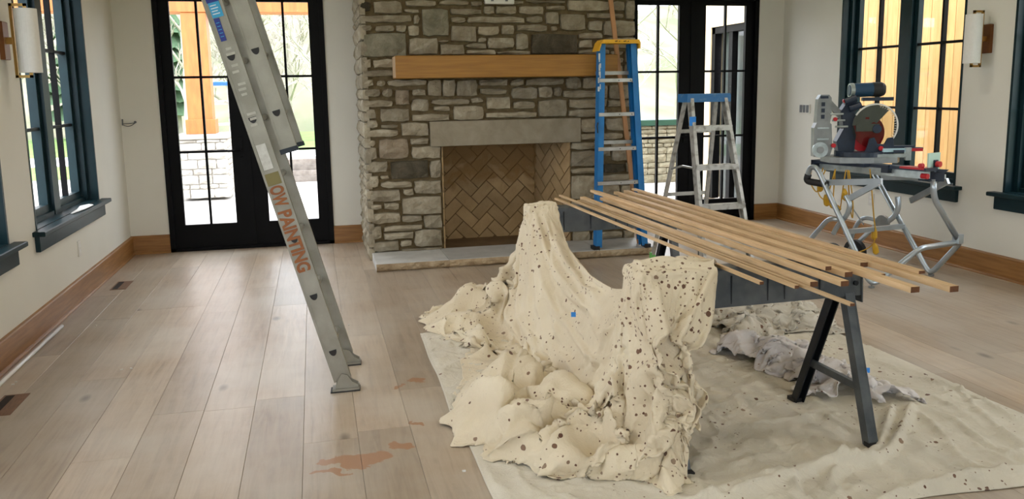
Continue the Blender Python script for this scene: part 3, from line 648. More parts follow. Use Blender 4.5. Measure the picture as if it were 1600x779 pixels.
for (lx, ly) in ((.62, 3.95), (.68, 4.3), (.62, 4.6), (.72, 4.75), (.66, 3.1), (.8, 2.75), (.75, 2.6)):
    ridge([(lx, ly), (lx+.1, ly-.08), (lx+.25, ly-.12)], .011, .014)
Hf = np.maximum(Hf*np.clip(edge/.03, .3, 1), .004)
wob = lambda n, c: smooth_noise(rng, (n, 2), c)[:, :1]
PX = GX+.012*smooth_noise(rng, (nx, ny), 30); PY = GY+.02*smooth_noise(rng, (nx, ny), 40)
def ground(x, y):
    i = np.clip(((x-.575)/(3.08-.575)*(nx-1)).astype(int), 0, nx-1); j = np.clip(((y-2.40)/(5.03-2.40)*(ny-1)).astype(int), 0, ny-1)
    on = (x > .56) & (x < 3.1) & (y > 2.38) & (y < 5.05)
    return np.where(on, Hf[i, j]+.005, .005)

# ---- sawhorses
BTOP, BBOT = .762, .598
def sawhorse(cx, cy, ang, label):
    root = empty('sawhorse', (cx, cy, 0), label, 'sawhorse', 'folding steel sawhorses')
    e = Vector((math.cos(ang), math.sin(ang), 0)); n = Vector((-e.y, e.x, 0)); up = Vector((0, 0, 1)); c = Vector((cx, cy, 0)); hl = .505; hw = .045
    P = lambda a, b, z: c+e*a+n*b+up*z
    MB().prism([P(-hl, -hw-.012, BBOT), P(-hl, hw+.012, BBOT), P(-hl, hw, BTOP-.01), P(-hl, hw-.01, BTOP), P(-hl, -hw+.01, BTOP), P(-hl, -hw, BTOP-.01)], e*2*hl).build('beam', 'steel', root)
    for s in (-1, 1):
        for a in (-.30, -.12, .05, .13, .30): MB().obox(P(a, s*(hw+.008), (BTOP+BBOT)/2-.01), (e, n, up), (.0025, .003, .06)).build('rib', 'steel_dark', root)
    for s in (-1, 1):
        ep = MB().prism([P(s*(hl+.001), -hw-.02, BBOT-.03), P(s*(hl+.001), hw+.02, BBOT-.03), P(s*(hl+.001), hw+.012, BTOP-.03), P(s*(hl+.001), -hw-.012, BTOP-.03)], e*s*.006).build('end_plate', 'steel', root)
        MB().cyl(P(s*(hl+.006), -.03, .64), P(s*(hl+.014), -.03, .64), .012, 12).build('bolt', 'steel_dark', ep)
        MB().cyl(P(s*(hl-.03), -hw-.012, .655), P(s*(hl-.03), -hw-.02, .655), .011, 12).build('bolt', 'steel_dark', root)
        for t in (-1, 1):
            top = P(s*(hl-.055), t*.05, BBOT+.02); bot = P(s*(hl-.075), t*.278, .012)
            d = (bot-top).normalized(); b = MB(); w_ = n*t
            # angle section leg
            b.bar(top, bot, e, .045, .006); b.bar(top+e*s*.02-w_*.018, bot+e*s*.02-w_*.018, n, .042, .006); b.bar(top-e*s*.02-w_*.018, bot-e*s*.02-w_*.018, n, .042, .006)
            lg = b.build('leg', 'steel' if t < 0 else 'steel_dark', root)  # rear legs get the darker steel: their shade is put into the colour
            MB().obox(bot+up*.0, (e, n, up), (.026, .028, .012)).build('foot', 'cap_black', lg)
        q0, q1 = P(s*(hl-.066), -.19, .225), P(s*(hl-.066), .19, .225)
        MB().bar(q0, q1, up, .032, .02).build('brace', 'steel', root)
    return root
sawhorse(1.765, 3.105, .03, 'steel sawhorse whose end is draped in spattered canvas, standing on the flat drop cloth')
sawhorse(1.825, 5.075, .0, 'steel sawhorse by the hearth, mostly hidden under the moulding strips')

# ---- spattered canvas hung over both sawhorse ends and heaped on the floor
CT = [
 [(1.48,5.15,.60),(1.42,5.17,.60),(1.34,5.2,.52),(1.29,5.32,.35),(1.24,5.5,.16),(1.12,5.58,.08),(.86,5.46,.06),(.57,5.49,.012)],
 [(1.48,5.06,.772),(1.43,5.06,.775),(1.37,5.06,.775),(1.31,5.07,.74),(1.25,5.12,.48),(1.18,5.2,.2),(1.0,5.22,.12),(.63,5.2,.09)],
 [(1.47,4.97,.76),(1.43,4.94,.75),(1.36,4.92,.72),(1.28,4.9,.55),(1.2,4.87,.33),(1.1,4.84,.14),(.9,4.9,.10),(.62,4.93,.06)],
 [(1.43,4.68,.69),(1.39,4.62,.64),(1.31,4.55,.5),(1.23,4.48,.33),(1.14,4.42,.15),(1.02,4.38,.06),(.9,4.45,.08),(.78,4.6,.03)],
 [(1.40,4.3,.59),(1.36,4.23,.52),(1.3,4.15,.39),(1.24,4.08,.25),(1.16,4.02,.12),(1.05,3.97,.05),(.92,4.0,.13),(.76,4.05,.03)],
 [(1.39,3.85,.545),(1.35,3.8,.48),(1.28,3.72,.36),(1.22,3.65,.22),(1.14,3.58,.1),(1.0,3.52,.10),(.80,3.52,.19),(.57,3.54,.03)],
 [(1.39,3.48,.64),(1.33,3.43,.6),(1.26,3.37,.47),(1.2,3.32,.31),(1.12,3.26,.18),(1.0,3.2,.15),(.82,3.18,.16),(.61,3.25,.02)],
 [(1.575,3.17,.772),(1.45,3.16,.775),(1.31,3.15,.775),(1.235,3.13,.75),(1.16,3.1,.5),(1.1,3.05,.25),(.98,2.98,.14),(.76,2.98,.03)],
 [(1.58,3.03,.772),(1.46,3.02,.775),(1.31,3.02,.775),(1.22,3.0,.72),(1.14,2.98,.45),(1.1,2.92,.2),(1.03,2.88,.10),(.93,2.86,.03)],
 [(1.575,2.97,.55),(1.45,2.92,.55),(1.32,2.91,.55),(1.22,2.90,.5),(1.16,2.88,.33),(1.12,2.83,.15),(1.08,2.79,.07),(1.0,2.78,.02)],
 [(1.53,2.90,.33),(1.44,2.83,.32),(1.33,2.82,.3),(1.25,2.82,.27),(1.2,2.80,.18),(1.16,2.75,.08),(1.12,2.70,.05),(1.05,2.67,.02)],
 [(1.36,2.80,.10),(1.33,2.74,.07),(1.29,2.71,.04),(1.25,2.69,.04),(1.21,2.67,.03),(1.18,2.64,.03),(1.13,2.61,.03),(1.07,2.58,.02)]]
def aniso(seed, cu, cv, s):                              # smooth noise, about -1..1
    r = np.random.default_rng(seed); a = r.uniform(-1, 1, (max(4, int(s[0]/cu)+3), max(4, int(s[1]/cv)+3), 1)); return catmull_grid(a, *s)[:, :, 0]
def ridged(seed, cu, cv, s, sharp=1.5): return np.clip(1-np.abs(aniso(seed, cu, cv, s))*1.6, 0, 1)**sharp
sst = lambda a, b, x: np.clip((x-a)/(b-a), 0, 1)**2*(3-2*np.clip((x-a)/(b-a), 0, 1))
def drape(P0, pinw, slack, lo, hi, frames, colliders, seed, noise, bend=.6, selfd=.007):
    # settle a sheet under gravity; slack (0..1) says where it has length to spare, so real folds form
    nu, nv = P0.shape[:2]; s = (nu, nv); P = P0.copy()
    for k in range(3): P[..., k] += noise*(aniso(seed+k, 9, 9, s)+.5*aniso(seed+9+k, 5, 5, s))*(.35+slack)
    P[..., 2] = np.maximum(P[..., 2], .025)
    for q_ in colliders:                                  # start above the lumps, never inside one
        if len(q_) == 4:
            d_ = np.hypot(P[..., 0]-q_[0], P[..., 1]-q_[1])/q_[2]; P[..., 2] = np.where(d_ < 1.25, np.maximum(P[..., 2], q_[3]*np.sqrt(np.clip(1-(d_/1.25)**2, 0, 1))+.025), P[..., 2])
    I = np.arange(nu*nv).reshape(s); f = np.stack([I[:-1, :-1], I[1:, :-1], I[1:, 1:], I[:-1, 1:]], -1).reshape(-1, 4)
    me = bpy.data.meshes.new('sim'); me.from_pydata(P.reshape(-1, 3).tolist(), [], f.tolist()); me.update()
    o = bpy.data.objects.new('sim', me); col.objects.link(o)
    g1 = o.vertex_groups.new(name='pin'); g2 = o.vertex_groups.new(name='slack')
    for i, (a, b) in enumerate(zip(pinw.ravel(), slack.ravel())):
        if a > 0: g1.add([i], float(a), 'REPLACE')
        if b > 0: g2.add([i], float(b), 'REPLACE')
    m_ = o.modifiers.new('cloth', 'CLOTH'); c = m_.settings
    c.quality = 5; c.mass = .25; c.air_damping = 3; c.tension_stiffness = c.compression_stiffness = 25; c.shear_stiffness = 10; c.bending_stiffness = bend
    c.tension_damping = c.compression_damping = c.shear_damping = 8; c.bending_damping = 1
    c.vertex_group_mass = 'pin'; c.pin_stiffness = 1; c.vertex_group_shrink = 'slack'; c.shrink_min = -lo; c.shrink_max = -hi
    k = m_.collision_settings; k.distance_min = .008; k.collision_quality = 3; k.use_self_collision = False; k.friction = 25
    cs = []
    for q_ in colliders:
        b_ = MB()
        if len(q_) == 4:                                  # lump: squashed ball (x, y, radius, height)
            x_, y_, r_, h_ = q_; n_ = 10; vs_ = [(x_, y_, h_)]
            for a_ in range(1, 5): vs_ += [(x_+r_*math.sin(a_*math.pi/8)*math.cos(t_*2*math.pi/n_), y_+r_*math.sin(a_*math.pi/8)*math.sin(t_*2*math.pi/n_), h_*math.cos(a_*math.pi/8)) for t_ in range(n_)]
            b_.add(vs_, [(0, 1+t_, 1+(t_+1) % n_) for t_ in range(n_)]+[(1+(a_-1)*n_+t_, 1+a_*n_+t_, 1+a_*n_+(t_+1) % n_, 1+(a_-1)*n_+(t_+1) % n_) for a_ in range(1, 4) for t_ in range(n_)])
        elif len(q_) == 3: b_.bar(q_[0], q_[1], (1, 0, 0), q_[2], q_[2])
        else: b_.box(*q_)
        co = b_.build('sim_collider', 'wall'); cm = co.modifiers.new('c', 'COLLISION'); co.collision.thickness_outer = .004; co.collision.cloth_friction = 30; cs.append(co)
    m_.point_cache.frame_start = 1; m_.point_cache.frame_end = frames
    for fr_ in range(1, frames+1): sc.frame_set(fr_)
    ev = o.evaluated_get(bpy.context.evaluated_depsgraph_get()); em = ev.to_mesh(); co_ = np.empty(len(em.vertices)*3); em.vertices.foreach_get('co', co_); ev.to_mesh_clear()
    for q in cs+[o]: bpy.data.objects.remove(q)
    sc.frame_set(1)
    return co_.reshape(nu, nv, 3)
NU, NV = 150, 68
P0 = catmull_grid(CT, NU, NV)
uu = np.linspace(0, 1, NU)[:, None]*np.ones((1, NV)); vv = np.linspace(0, 1, NV)[None, :]*np.ones((NU, 1))
heap = sst(.55, .78, vv)
pinw = ((np.abs(uu-.10) < .012) & (vv < .40)) | ((np.abs(uu-.68) < .03) & (vv < .36))
LUMPS = [(.75, 5.2, .16, .13), (.95, 5.3, .15, .15), (.64, 5.03, .12, .10), (1.10, 5.45, .16, .14), (.92, 5.03, .10, .07),
         (.72, 3.5, .14, .19), (.86, 3.68, .13, .22), (.95, 3.36, .12, .19), (.79, 3.25, .12, .17), (.66, 3.34, .10, .12), (1.02, 3.1, .11, .15), (.90, 3.03, .10, .12), (.74, 3.10, .09, .10), (.64, 3.52, .08, .10), (.86, 3.90, .12, .15), (1.0, 3.58, .09, .12), (1.08, 2.88, .10, .10), (1.16, 2.70, .10, .07)]
_r = random.Random(12); LUMPS += [(_r.uniform(.66, 1.05), _r.uniform(3.05, 3.95), _r.uniform(.06, .10), _r.uniform(.07, .13)) for _ in range(6)]+[(_r.uniform(.62, 1.1), _r.uniform(5.0, 5.45), _r.uniform(.06, .09), _r.uniform(.05, .09)) for _ in range(4)]
FLOORC = ((-3, 0, -.3), (6, 9, .012)); BEAMC = [((1.238, 3.01, .56), (2.28, 3.185, .764)), ((1.305, 5.01, .56), (2.34, 5.14, .764))]
P = drape(P0, pinw*1.0, np.clip(heap+.02*sst(.70, .78, uu)+.12*(1-heap), 0, 1), .02, .34, 40, [FLOORC]+BEAMC+LUMPS+[((1.31, 3.02, .66), (1.31, 2.79, .0), .085), ((1.355, 5.02, .62), (1.335, 4.80, .0), .05)], 5, .045)
def creased(P, amp, cell, seed, mask=None, low=.018):              # sharp-crested creases pressed into the settled sheet
    s = P.shape[:2]; du = np.gradient(P, axis=0); dv = np.gradient(P, axis=1); n = np.cross(du, dv); n /= np.linalg.norm(n, axis=2, keepdims=True)+1e-9
    d = amp*(ridged(seed, cell, cell*1.6, s, 1.4)+.6*ridged(seed+1, cell*1.5, cell*.7, s, 1.6)+.35*ridged(seed+2, cell*.5, cell*.5, s, 1.5)-.7)
    if mask is not None: d = d*mask
    up_ = np.where(n[..., 2:3] < 0, -1, 1); P = P+n*up_*d[..., None]; P[..., 2] = np.maximum(P[..., 2], low); return P
FC = np.stack([PX, PY, Hf], -1); FD = creased(FC, .011, 11, 71, None, -1); FC[..., 2] = np.maximum(FC[..., 2]+(FD-FC)[..., 2]*np.clip(edge/.05, 0, 1), .004)
cloth_object('canvas_drop_cloth', FC, 'canvas_flat', 'large plain canvas drop cloth spread flat on the floor beneath the sawhorses', 'drop cloth', .003)
Hf = FC[..., 2]
P = catmull_grid(P, NU*2-1, NV*2-1)
_v = np.linspace(0, 1, P.shape[1])[None, :]*np.ones((P.shape[0], 1)); _u = np.linspace(0, 1, P.shape[0])[:, None]*np.ones((1, P.shape[1]))
P = creased(P, .085, 15, 43, sst(.5, .72, _v)*(1-.9*sst(.62, .74, _u)))
P = creased(P, .007, 16, 51, (1-sst(.5, .72, _v))*(1-.8*sst(.6, .7, _u))*(1-np.exp(-((_u-.1)/.03)**2))*(1-np.exp(-((_u-.68)/.05)**2)))
_s = P.shape[:2]; _dir = lambda x, y, z: np.array([x, y, z])
_d1 = .035*ridged(81, 170, 15, _s, 2.0)*sst(.03, .15, _v)*(1-sst(.5, .65, _v))*sst(.2, .28, _u)*(1-sst(.5, .58, _u))          # swags hanging between the beams
_d2 = (.060*ridged(82, 150, 17, _s, 2.2)+.020*ridged(83, 80, 9, _s, 2))*sst(.735, .80, _u)*(1-sst(.6, .75, _v))              # pleats down the front
_d3 = .035*ridged(84, 15, 130, _s, 2.0)*sst(.32, .46, _v)*(1-sst(.7, .8, _v))*(1-sst(.3, .4, _u))                              # folds falling from the far beam
P = P+_d1[..., None]*_dir(-.8, 0, .5)+_d2[..., None]*_dir(-.15, -1, 0)+_d3[..., None]*_dir(-.7, -.6, .1)
P[..., 2] *= 1-.85*sst(.90, 1, _v)*sst(.03, .08, _u)
P[..., 2] = np.maximum(P[..., 2], ground(P[..., 0], P[..., 1]))
cloth_object('spattered_drop_cloth', P, 'canvas', 'paint-spattered canvas drop cloth slung between two sawhorse ends and heaped on the floor', 'drop cloth')

# ---- crumpled cloths lying on the flat canvas
def bundle(name, quad, nu, nv, seed, mat, label, lumps, slack):
    A, B, C_, D = [np.array(q, float) for q in quad]; u = np.linspace(0, 1, nu)[:, None, None]; v = np.linspace(0, 1, nv)[None, :, None]
    G = (A*(1-u)+B*u)*(1-v)+(D*(1-u)+C_*u)*v; s = (nu, nv)
    z = .10+.06*aniso(seed, 14, 12, s); G = np.concatenate([G+.03*np.stack([aniso(seed+4, 12, 9, s), aniso(seed+5, 12, 9, s)], -1), z[..., None]], -1)
    P = drape(G, np.zeros(s), np.ones(s), 0, slack, 26, [((1, 2, -.3), (5, 6, .012))]+lumps, seed, .04)
    P = creased(catmull_grid(P, nu*2-1, nv*2-1), .03, 13, seed+60); P[..., 2] = np.maximum(P[..., 2], ground(P[..., 0], P[..., 1]))
    return cloth_object(name, P, mat, label, 'drop cloth')
bundle('bunched_cloth', [(2.32, 4.34), (3.10, 4.26), (3.20, 4.98), (2.44, 5.06)], 64, 58, 21, 'bunch', 'bunched cream drop cloth at the far edge of the flat canvas',
       [(2.5, 4.5, .16, .09), (2.75, 4.6, .13, .08), (2.98, 4.5, .14, .07), (2.6, 4.85, .15, .10), (2.9, 4.82, .14, .08), (3.08, 4.75, .1, .06)], .38)
bundle('rolled_sheet', [(2.13, 4.24), (2.30, 3.42), (2.74, 3.14), (2.60, 4.16)], 84, 40, 33, 'sheet', 'rolled-up white sheet lying beside the sawhorse legs',
       [(2.28, 4.05, .12, .13), (2.36, 3.85, .12, .15), (2.40, 3.62, .11, .14), (2.50, 3.42, .11, .12), (2.60, 3.26, .09, .07), (2.50, 3.95, .10, .10), (2.55, 3.68, .08, .08)], .28)

# ---- moulding strips resting on the two sawhorses
ZB = BTOP+.0
def strip(a, b, wd, th, z=ZB, lab=None, lift=0):
    p = at(*a, 2, z+th); q = at(*b, 2, z+th); p.z = q.z = z+th/2+.001+lift
    d = (q-p).normalized(); side = Vector((-d.y, d.x, 0)); root = empty('moulding_strip', ((p.x+q.x)/2, (p.y+q.y)/2, z+lift), lab, 'wood strip', 'oak moulding strips on the sawhorses')
    MB().bar(p, q, side, wd, th).build('strip', 'board', root)
    MB().bar(q-d*.001, q+d*.0015, side, wd*.98, th*.96).build('end_grain', 'board_end', root)
LB = {0: 'thin narrow oak strip on the sawhorses, the one nearest the spattered canvas', 1: 'oak moulding strip lying across the two sawhorses'}
strip((868, 309), (1190, 440), .016, .012, lab=LB[0])
strip((875, 304), (1245, 446), .018, .012, lab='thin oak strip second from the spattered canvas on the sawhorses')
strip((904, 312), (1332, 474), .018, .010, lab='thin oak strip overhanging the front sawhorse lowest, beyond its end plate')
strip((910, 307), (1272, 440), .032, .020, lab=LB[1]); strip((941, 308), (1320, 439), .034, .020, lab=LB[1]); strip((931, 298), (1326, 425), .034, .020, lab=LB[1])
strip((970, 302), (1430, 448), .036, .022, lab=LB[1]); strip((978, 297), (1350, 410), .034, .020, lab=LB[1]); strip((1000, 298), (1491, 447), .036, .022, lab='longest oak strip, on the side of the miter saw')
strip((962, 299), (1378, 428), .030, .018, lab=LB[1]); strip((990, 299), (1440, 432), .028, .012, lab='thin oak strip lying on top of the strips nearest the miter saw', lift=.0225); strip((925, 301), (1294, 424), .026, .016, lab='oak strip lying on top of the other moulding strips', lift=.0205)

# ================================================================ ladders
# ---- aluminium extension ladder leaning on the ceiling beam
LP = Vector((.092, 4.141, 0)); LW = Vector((.068, .9977, 0)); LD = Vector((-.2612, .0178, .9651)).normalized(); LN = LW.cross(LD); S0 = .2124; LWD = .44
ext = empty('extension_ladder', tuple(LP), 'scuffed aluminium extension ladder lettered in brown paint, leaning across the glazed door', 'ladder')
def lp(s, w_, n=0): return LP+LD*s+LW*w_+LN*n
def rail(w_, s0, s1, n, dep, out, nm, mat):                # C-channel rail with D-shaped rung ends
    b = MB(); th = .004; fl = .028
    def sec(o0, o1, w0, w1):
        b.obox((lp((s0+s1)/2, (w0+w1)/2, (o0+o1)/2)), (LD, LW, LN), ((s1-s0)/2, abs(w1-w0)/2, abs(o1-o0)/2))
    sec(n-dep/2, n+dep/2, w_, w_+out*th); sec(n-dep/2, n-dep/2+th, w_-out*0.004, w_+out*fl); sec(n+dep/2-th, n+dep/2, w_-out*0.004, w_+out*fl)
    sec(n-dep/2+.004, n-dep/2+.012, w_-out*.003, w_); sec(n+dep/2-.012, n+dep/2-.004, w_-out*.003, w_)
    o = b.build(nm, mat, ext); k = 0
    while True:
        s = S0+.3048*k; k += 1
        if s > s1-.03: break
        if s < s0+.03: continue
        hole = [lp(s+.013, w_-out*.001, n+t) for t in (-.019, .019)]+[lp(s+.013-.03*math.sin(a), w_-out*.001, n+.019*math.cos(a)) for a in [math.pi*q/8 for q in range(1, 8)]]
        MB().prism(hole, -LW*out*.003).build('rung_end', 'cap_black', o)
    return o
LTOP = 2.92
r_near = rail(0, .06, LTOP-.25, 0, .088, 1, 'side_rail', 'alu_dull'); rail(LWD, .06, LTOP-.25, 0, .088, -1, 'side_rail', 'alu_dull')
FN = .112
rail(.035, 1.255, LTOP, FN, .080, 1, 'fly_rail', 'alu_dull'); rail(LWD-.035, 1.255, LTOP, FN, .080, -1, 'fly_rail', 'alu_dull')
for k in range(8):
    s = S0+.3048*k
    MB().tube([lp(s, .004), lp(s, LWD-.004)], .016, 10).build('rung', 'alu', ext)
    if s > 1.3: MB().tube([lp(s, .04, FN), lp(s, LWD-.04, FN)], .015, 10).build('rung', 'alu', ext)
for w_, o in ((0, 1), (LWD, -1)):
    ft = MB(); base = LP+LW*w_; e = Vector((1, 0, 0)); 
    ft.prism([base+e*a+Vector((0, 0, z))-LW*o*.004 for a, z in ((-.055, .008), (.06, .008), (.062, .03), (.03, .05), (.01, .085), (-.02, .095), (-.035, .07), (-.05, .035))], -LW*o*.005)
    ft.prism([base+e*a+Vector((0, 0, z))+LW*o*.034 for a, z in ((-.055, .008), (.06, .008), (.062, .03), (.03, .05), (.01, .085), (-.02, .095), (-.035, .07), (-.05, .035))], LW*o*.005)
    ft.obox(base+LW*o*.014+Vector((0, 0, .009)), (e, LW, (0, 0, 1)), (.068, .036, .009))
    fo = ft.build('foot', 'alu_dull', ext); MB().obox(base+LW*o*.014+Vector((-.004, 0, .003)), (e, LW, (0, 0, 1)), (.074, .038, .004)).build('rubber_pad', 'cap_black', fo)
for w_ in (.035, LWD-.035): MB().obox(lp(1.245, w_, FN), (LD, LW, LN), (.012, .014, .044)).build('fly_end_cap', 'steel_dark', ext)
sn = S0
# stickers, scuffed patch and stencilled name on the outer face
def decal(s0, s1, n0, n1, mat, nm, t=.002):
    o = MB().obox(lp((s0+s1)/2, -.0035, (n0+n1)/2), (LD, LN, LW), ((s1-s0)/2, (n1-n0)/2, t)).build(nm, mat, ext); return o
decal(1.925, 2.015, -.022, .030, 'label_a', 'sticker'); decal(1.995, 2.02, -.026, .030, 'label_b', 'sticker', .0024); decal(1.815, 1.922, -.020, .006, 'label_b', 'sticker')
for i in range(4): decal(1.94+i*.013, 1.944+i*.013, -.016, .018-.006*(i % 2), 'label_w', 'sticker_line', .0026)
for i in range(5): decal(1.835+i*.016, 1.838+i*.016, -.015, .001, 'label_a', 'sticker_line', .0026)
decal(1.185, 1.31, -.028, .018, 'pale', 'scuffed_patch')
decal(1.105, 1.165, -.034, .034, 'olive', 'paint_band')
for i, s in enumerate((1.40, 1.43, 1.455, 1.55, 1.575, 1.60, 1.66, 1.69, 1.745, 1.77)): decal(s, s+.012, -.018+.006*(i % 2), .014+.005*(i % 3), 'emboss', 'embossing_mark', .0012)  # pale dashes in place of unreadable embossed lettering
def lettering(txt, s_start, size, mat, nm, n0, squeeze=1.0):
    cu = bpy.data.curves.new('lettering', 'FONT'); cu.body = txt; cu.size = size; cu.extrude = .0006; cu.offset = .0034
    ob = bpy.data.objects.new('lettering_tmp', cu); col.objects.link(ob); dg = bpy.context.evaluated_depsgraph_get()
    me = bpy.data.meshes.new_from_object(ob.evaluated_get(dg)); bpy.data.objects.remove(ob)
    for v in me.vertices:                                  # x runs down the rail, letter tops towards the climbing side
        p = lp(s_start-v.co.x*squeeze, -.0042-v.co.z, n0+v.co.y)-LP; v.co = p
    me.materials.clear(); me.materials.append(K[mat]); o = bpy.data.objects.new(nm, me); col.objects.link(o); o.parent = ext; return o
lettering('OW', 1.10, .088, 'letter', 'painted_lettering', -.031, .62)
lettering('PAINTING', .975, .088, 'letter', 'painted_lettering', -.031, .80)

# ---- blue fibreglass stepladder, folded and leaned on the mantel
bl = empty('stepladder', (2.65, 7.05, .07), 'folded blue fibreglass stepladder with yellow cap leaning on the mantel', 'ladder')
b0, b1 = Vector((2.418, 7.005, .085)), Vector((2.90, 6.985, .085)); t0, t1 = Vector((2.496, 7.135, 1.90)), Vector((2.832, 7.125, 1.90))
dl, dr = (t0-b0).normalized(), (t1-b1).normalized(); ex = Vector((1, 0, 0))
def crail(p, q, s, nm, dep=.085, fl=.052, mat='blue_fg'):
    d = (q-p).normalized(); n = d.cross(ex).normalized(); b = MB()
    if n.y > 0: n = -n
    b.bar(p, q, n, dep, .006); b.bar(p+n*(dep/2-.003)-ex*s*fl/2, q+n*(dep/2-.003)-ex*s*fl/2, ex, fl, .006); b.bar(p-n*(dep/2-.003)-ex*s*fl/2, q-n*(dep/2-.003)-ex*s*fl/2, ex, fl, .006)
    return b.build(nm, mat, bl)
rl = crail(b0, t0, -1, 'front_rail'); rr_ = crail(b1, t1, 1, 'front_rail')
back = Vector((0, .075, 0))
crail(b0+back+ex*.02+Vector((0, 0, .04)), t0+back*.9+ex*.02, -1, 'rear_rail', .035, .03); crail(b1+back-ex*.02+Vector((0, 0, .04)), t1+back*.9-ex*.02, 1, 'rear_rail', .035, .03)
for k, z in enumerate((.37, .675, .98, 1.285, 1.585)):
    f = (z-.085)/1.815; p, q = b0+(t0-b0)*f, b1+(t1-b1)*f
    b = MB(); b.obox((p+q)/2, (ex, (0, 1, 0), (0, 0, 1)), ((q-p).length/2, .042, .004)); b.obox((p+q)/2+Vector((0, -.04, -.012)), (ex, (0, 1, 0), (0, 0, 1)), ((q-p).length/2, .003, .015))
    st = b.build('step', 'alu', bl)
    if k in (0, 4):
        for pp, s in ((p, 1), (q, -1)): MB().bar(pp+Vector((s*.015, -.035, -.06)), pp+Vector((s*.06, -.035, -.018)), (0, 1, 0), .02, .004).build('knee_brace', 'alu_dull', st)
    for j in (.2, .5, .8): MB().cyl(p+(q-p)*j+Vector((0, -.044, -.012)), p+(q-p)*j+Vector((0, -.0425, -.012)), .005, 8).build('rivet', 'steel_dark', st)
for z in (1.64, 1.02, .42):
    f = (z-.085)/1.815; p, q = b0+(t0-b0)*f+back, b1+(t1-b1)*f+back; MB().bar(p, q, (0, 0, 1), .032, .004).build('rear_brace', 'alu', bl)
cp = MB(); zc = 1.90; 
cp.prism([(2.47, 7.06, zc-.07), (2.49, 7.05, zc+.0), (2.515, 7.05, zc+.028), (2.845, 7.04, zc+.028), (2.86, 7.045, zc+.0), (2.86, 7.045, zc-.05), (2.85, 7.045, zc-.05), (2.85, 7.045, zc-.006), (2.50, 7.055, zc-.006), (2.48, 7.06, zc-.07)], (0, .17, 0))
cpo = cp.build('cap', 'yellow', bl)
for x, y in ((2.62, 7.1), (2.66, 7.15), (2.70, 7.1), (2.74, 7.14)): MB().cyl((x, y-.061, zc+.012), (x, y-.05-.06, zc+.012), .004, 8).build('cap_hole', 'cap_black', cpo)
for p, q in ((b0, t0), (b1, t1)):
    ff = MB().obox(p+Vector((0, -.005, .0)), (ex, (0, 1, 0), (0, 0, 1)), (.028, .05, .017)).build('foot', 'cap_black', bl)
r5 = random.Random(9)
for i in range(9):                                        # chipped patches near the top of the rail by the mantel
    f = .78+.02*i+r5.uniform(-.01, .01); p = b0+(t0-b0)*f; h_ = r5.uniform(.015, .03)
    MB().obox(p+Vector((-.002+r5.uniform(-.008, .012), -.047, 0)), (ex, (0, 1, 0), (0, 0, 1)), (r5.uniform(.004, .009), .0015, h_)).build('paint_chip', 'chip', rl)
hk = MB(); p = b0+(t0-b0)*.6; hk.tube([p+Vector((-.008, -.05, .03)), p+Vector((-.02, -.06, 0)), p+Vector((-.012, -.055, -.06))], .006, 6); hk.build('strap_hook', 'cap_black', bl)

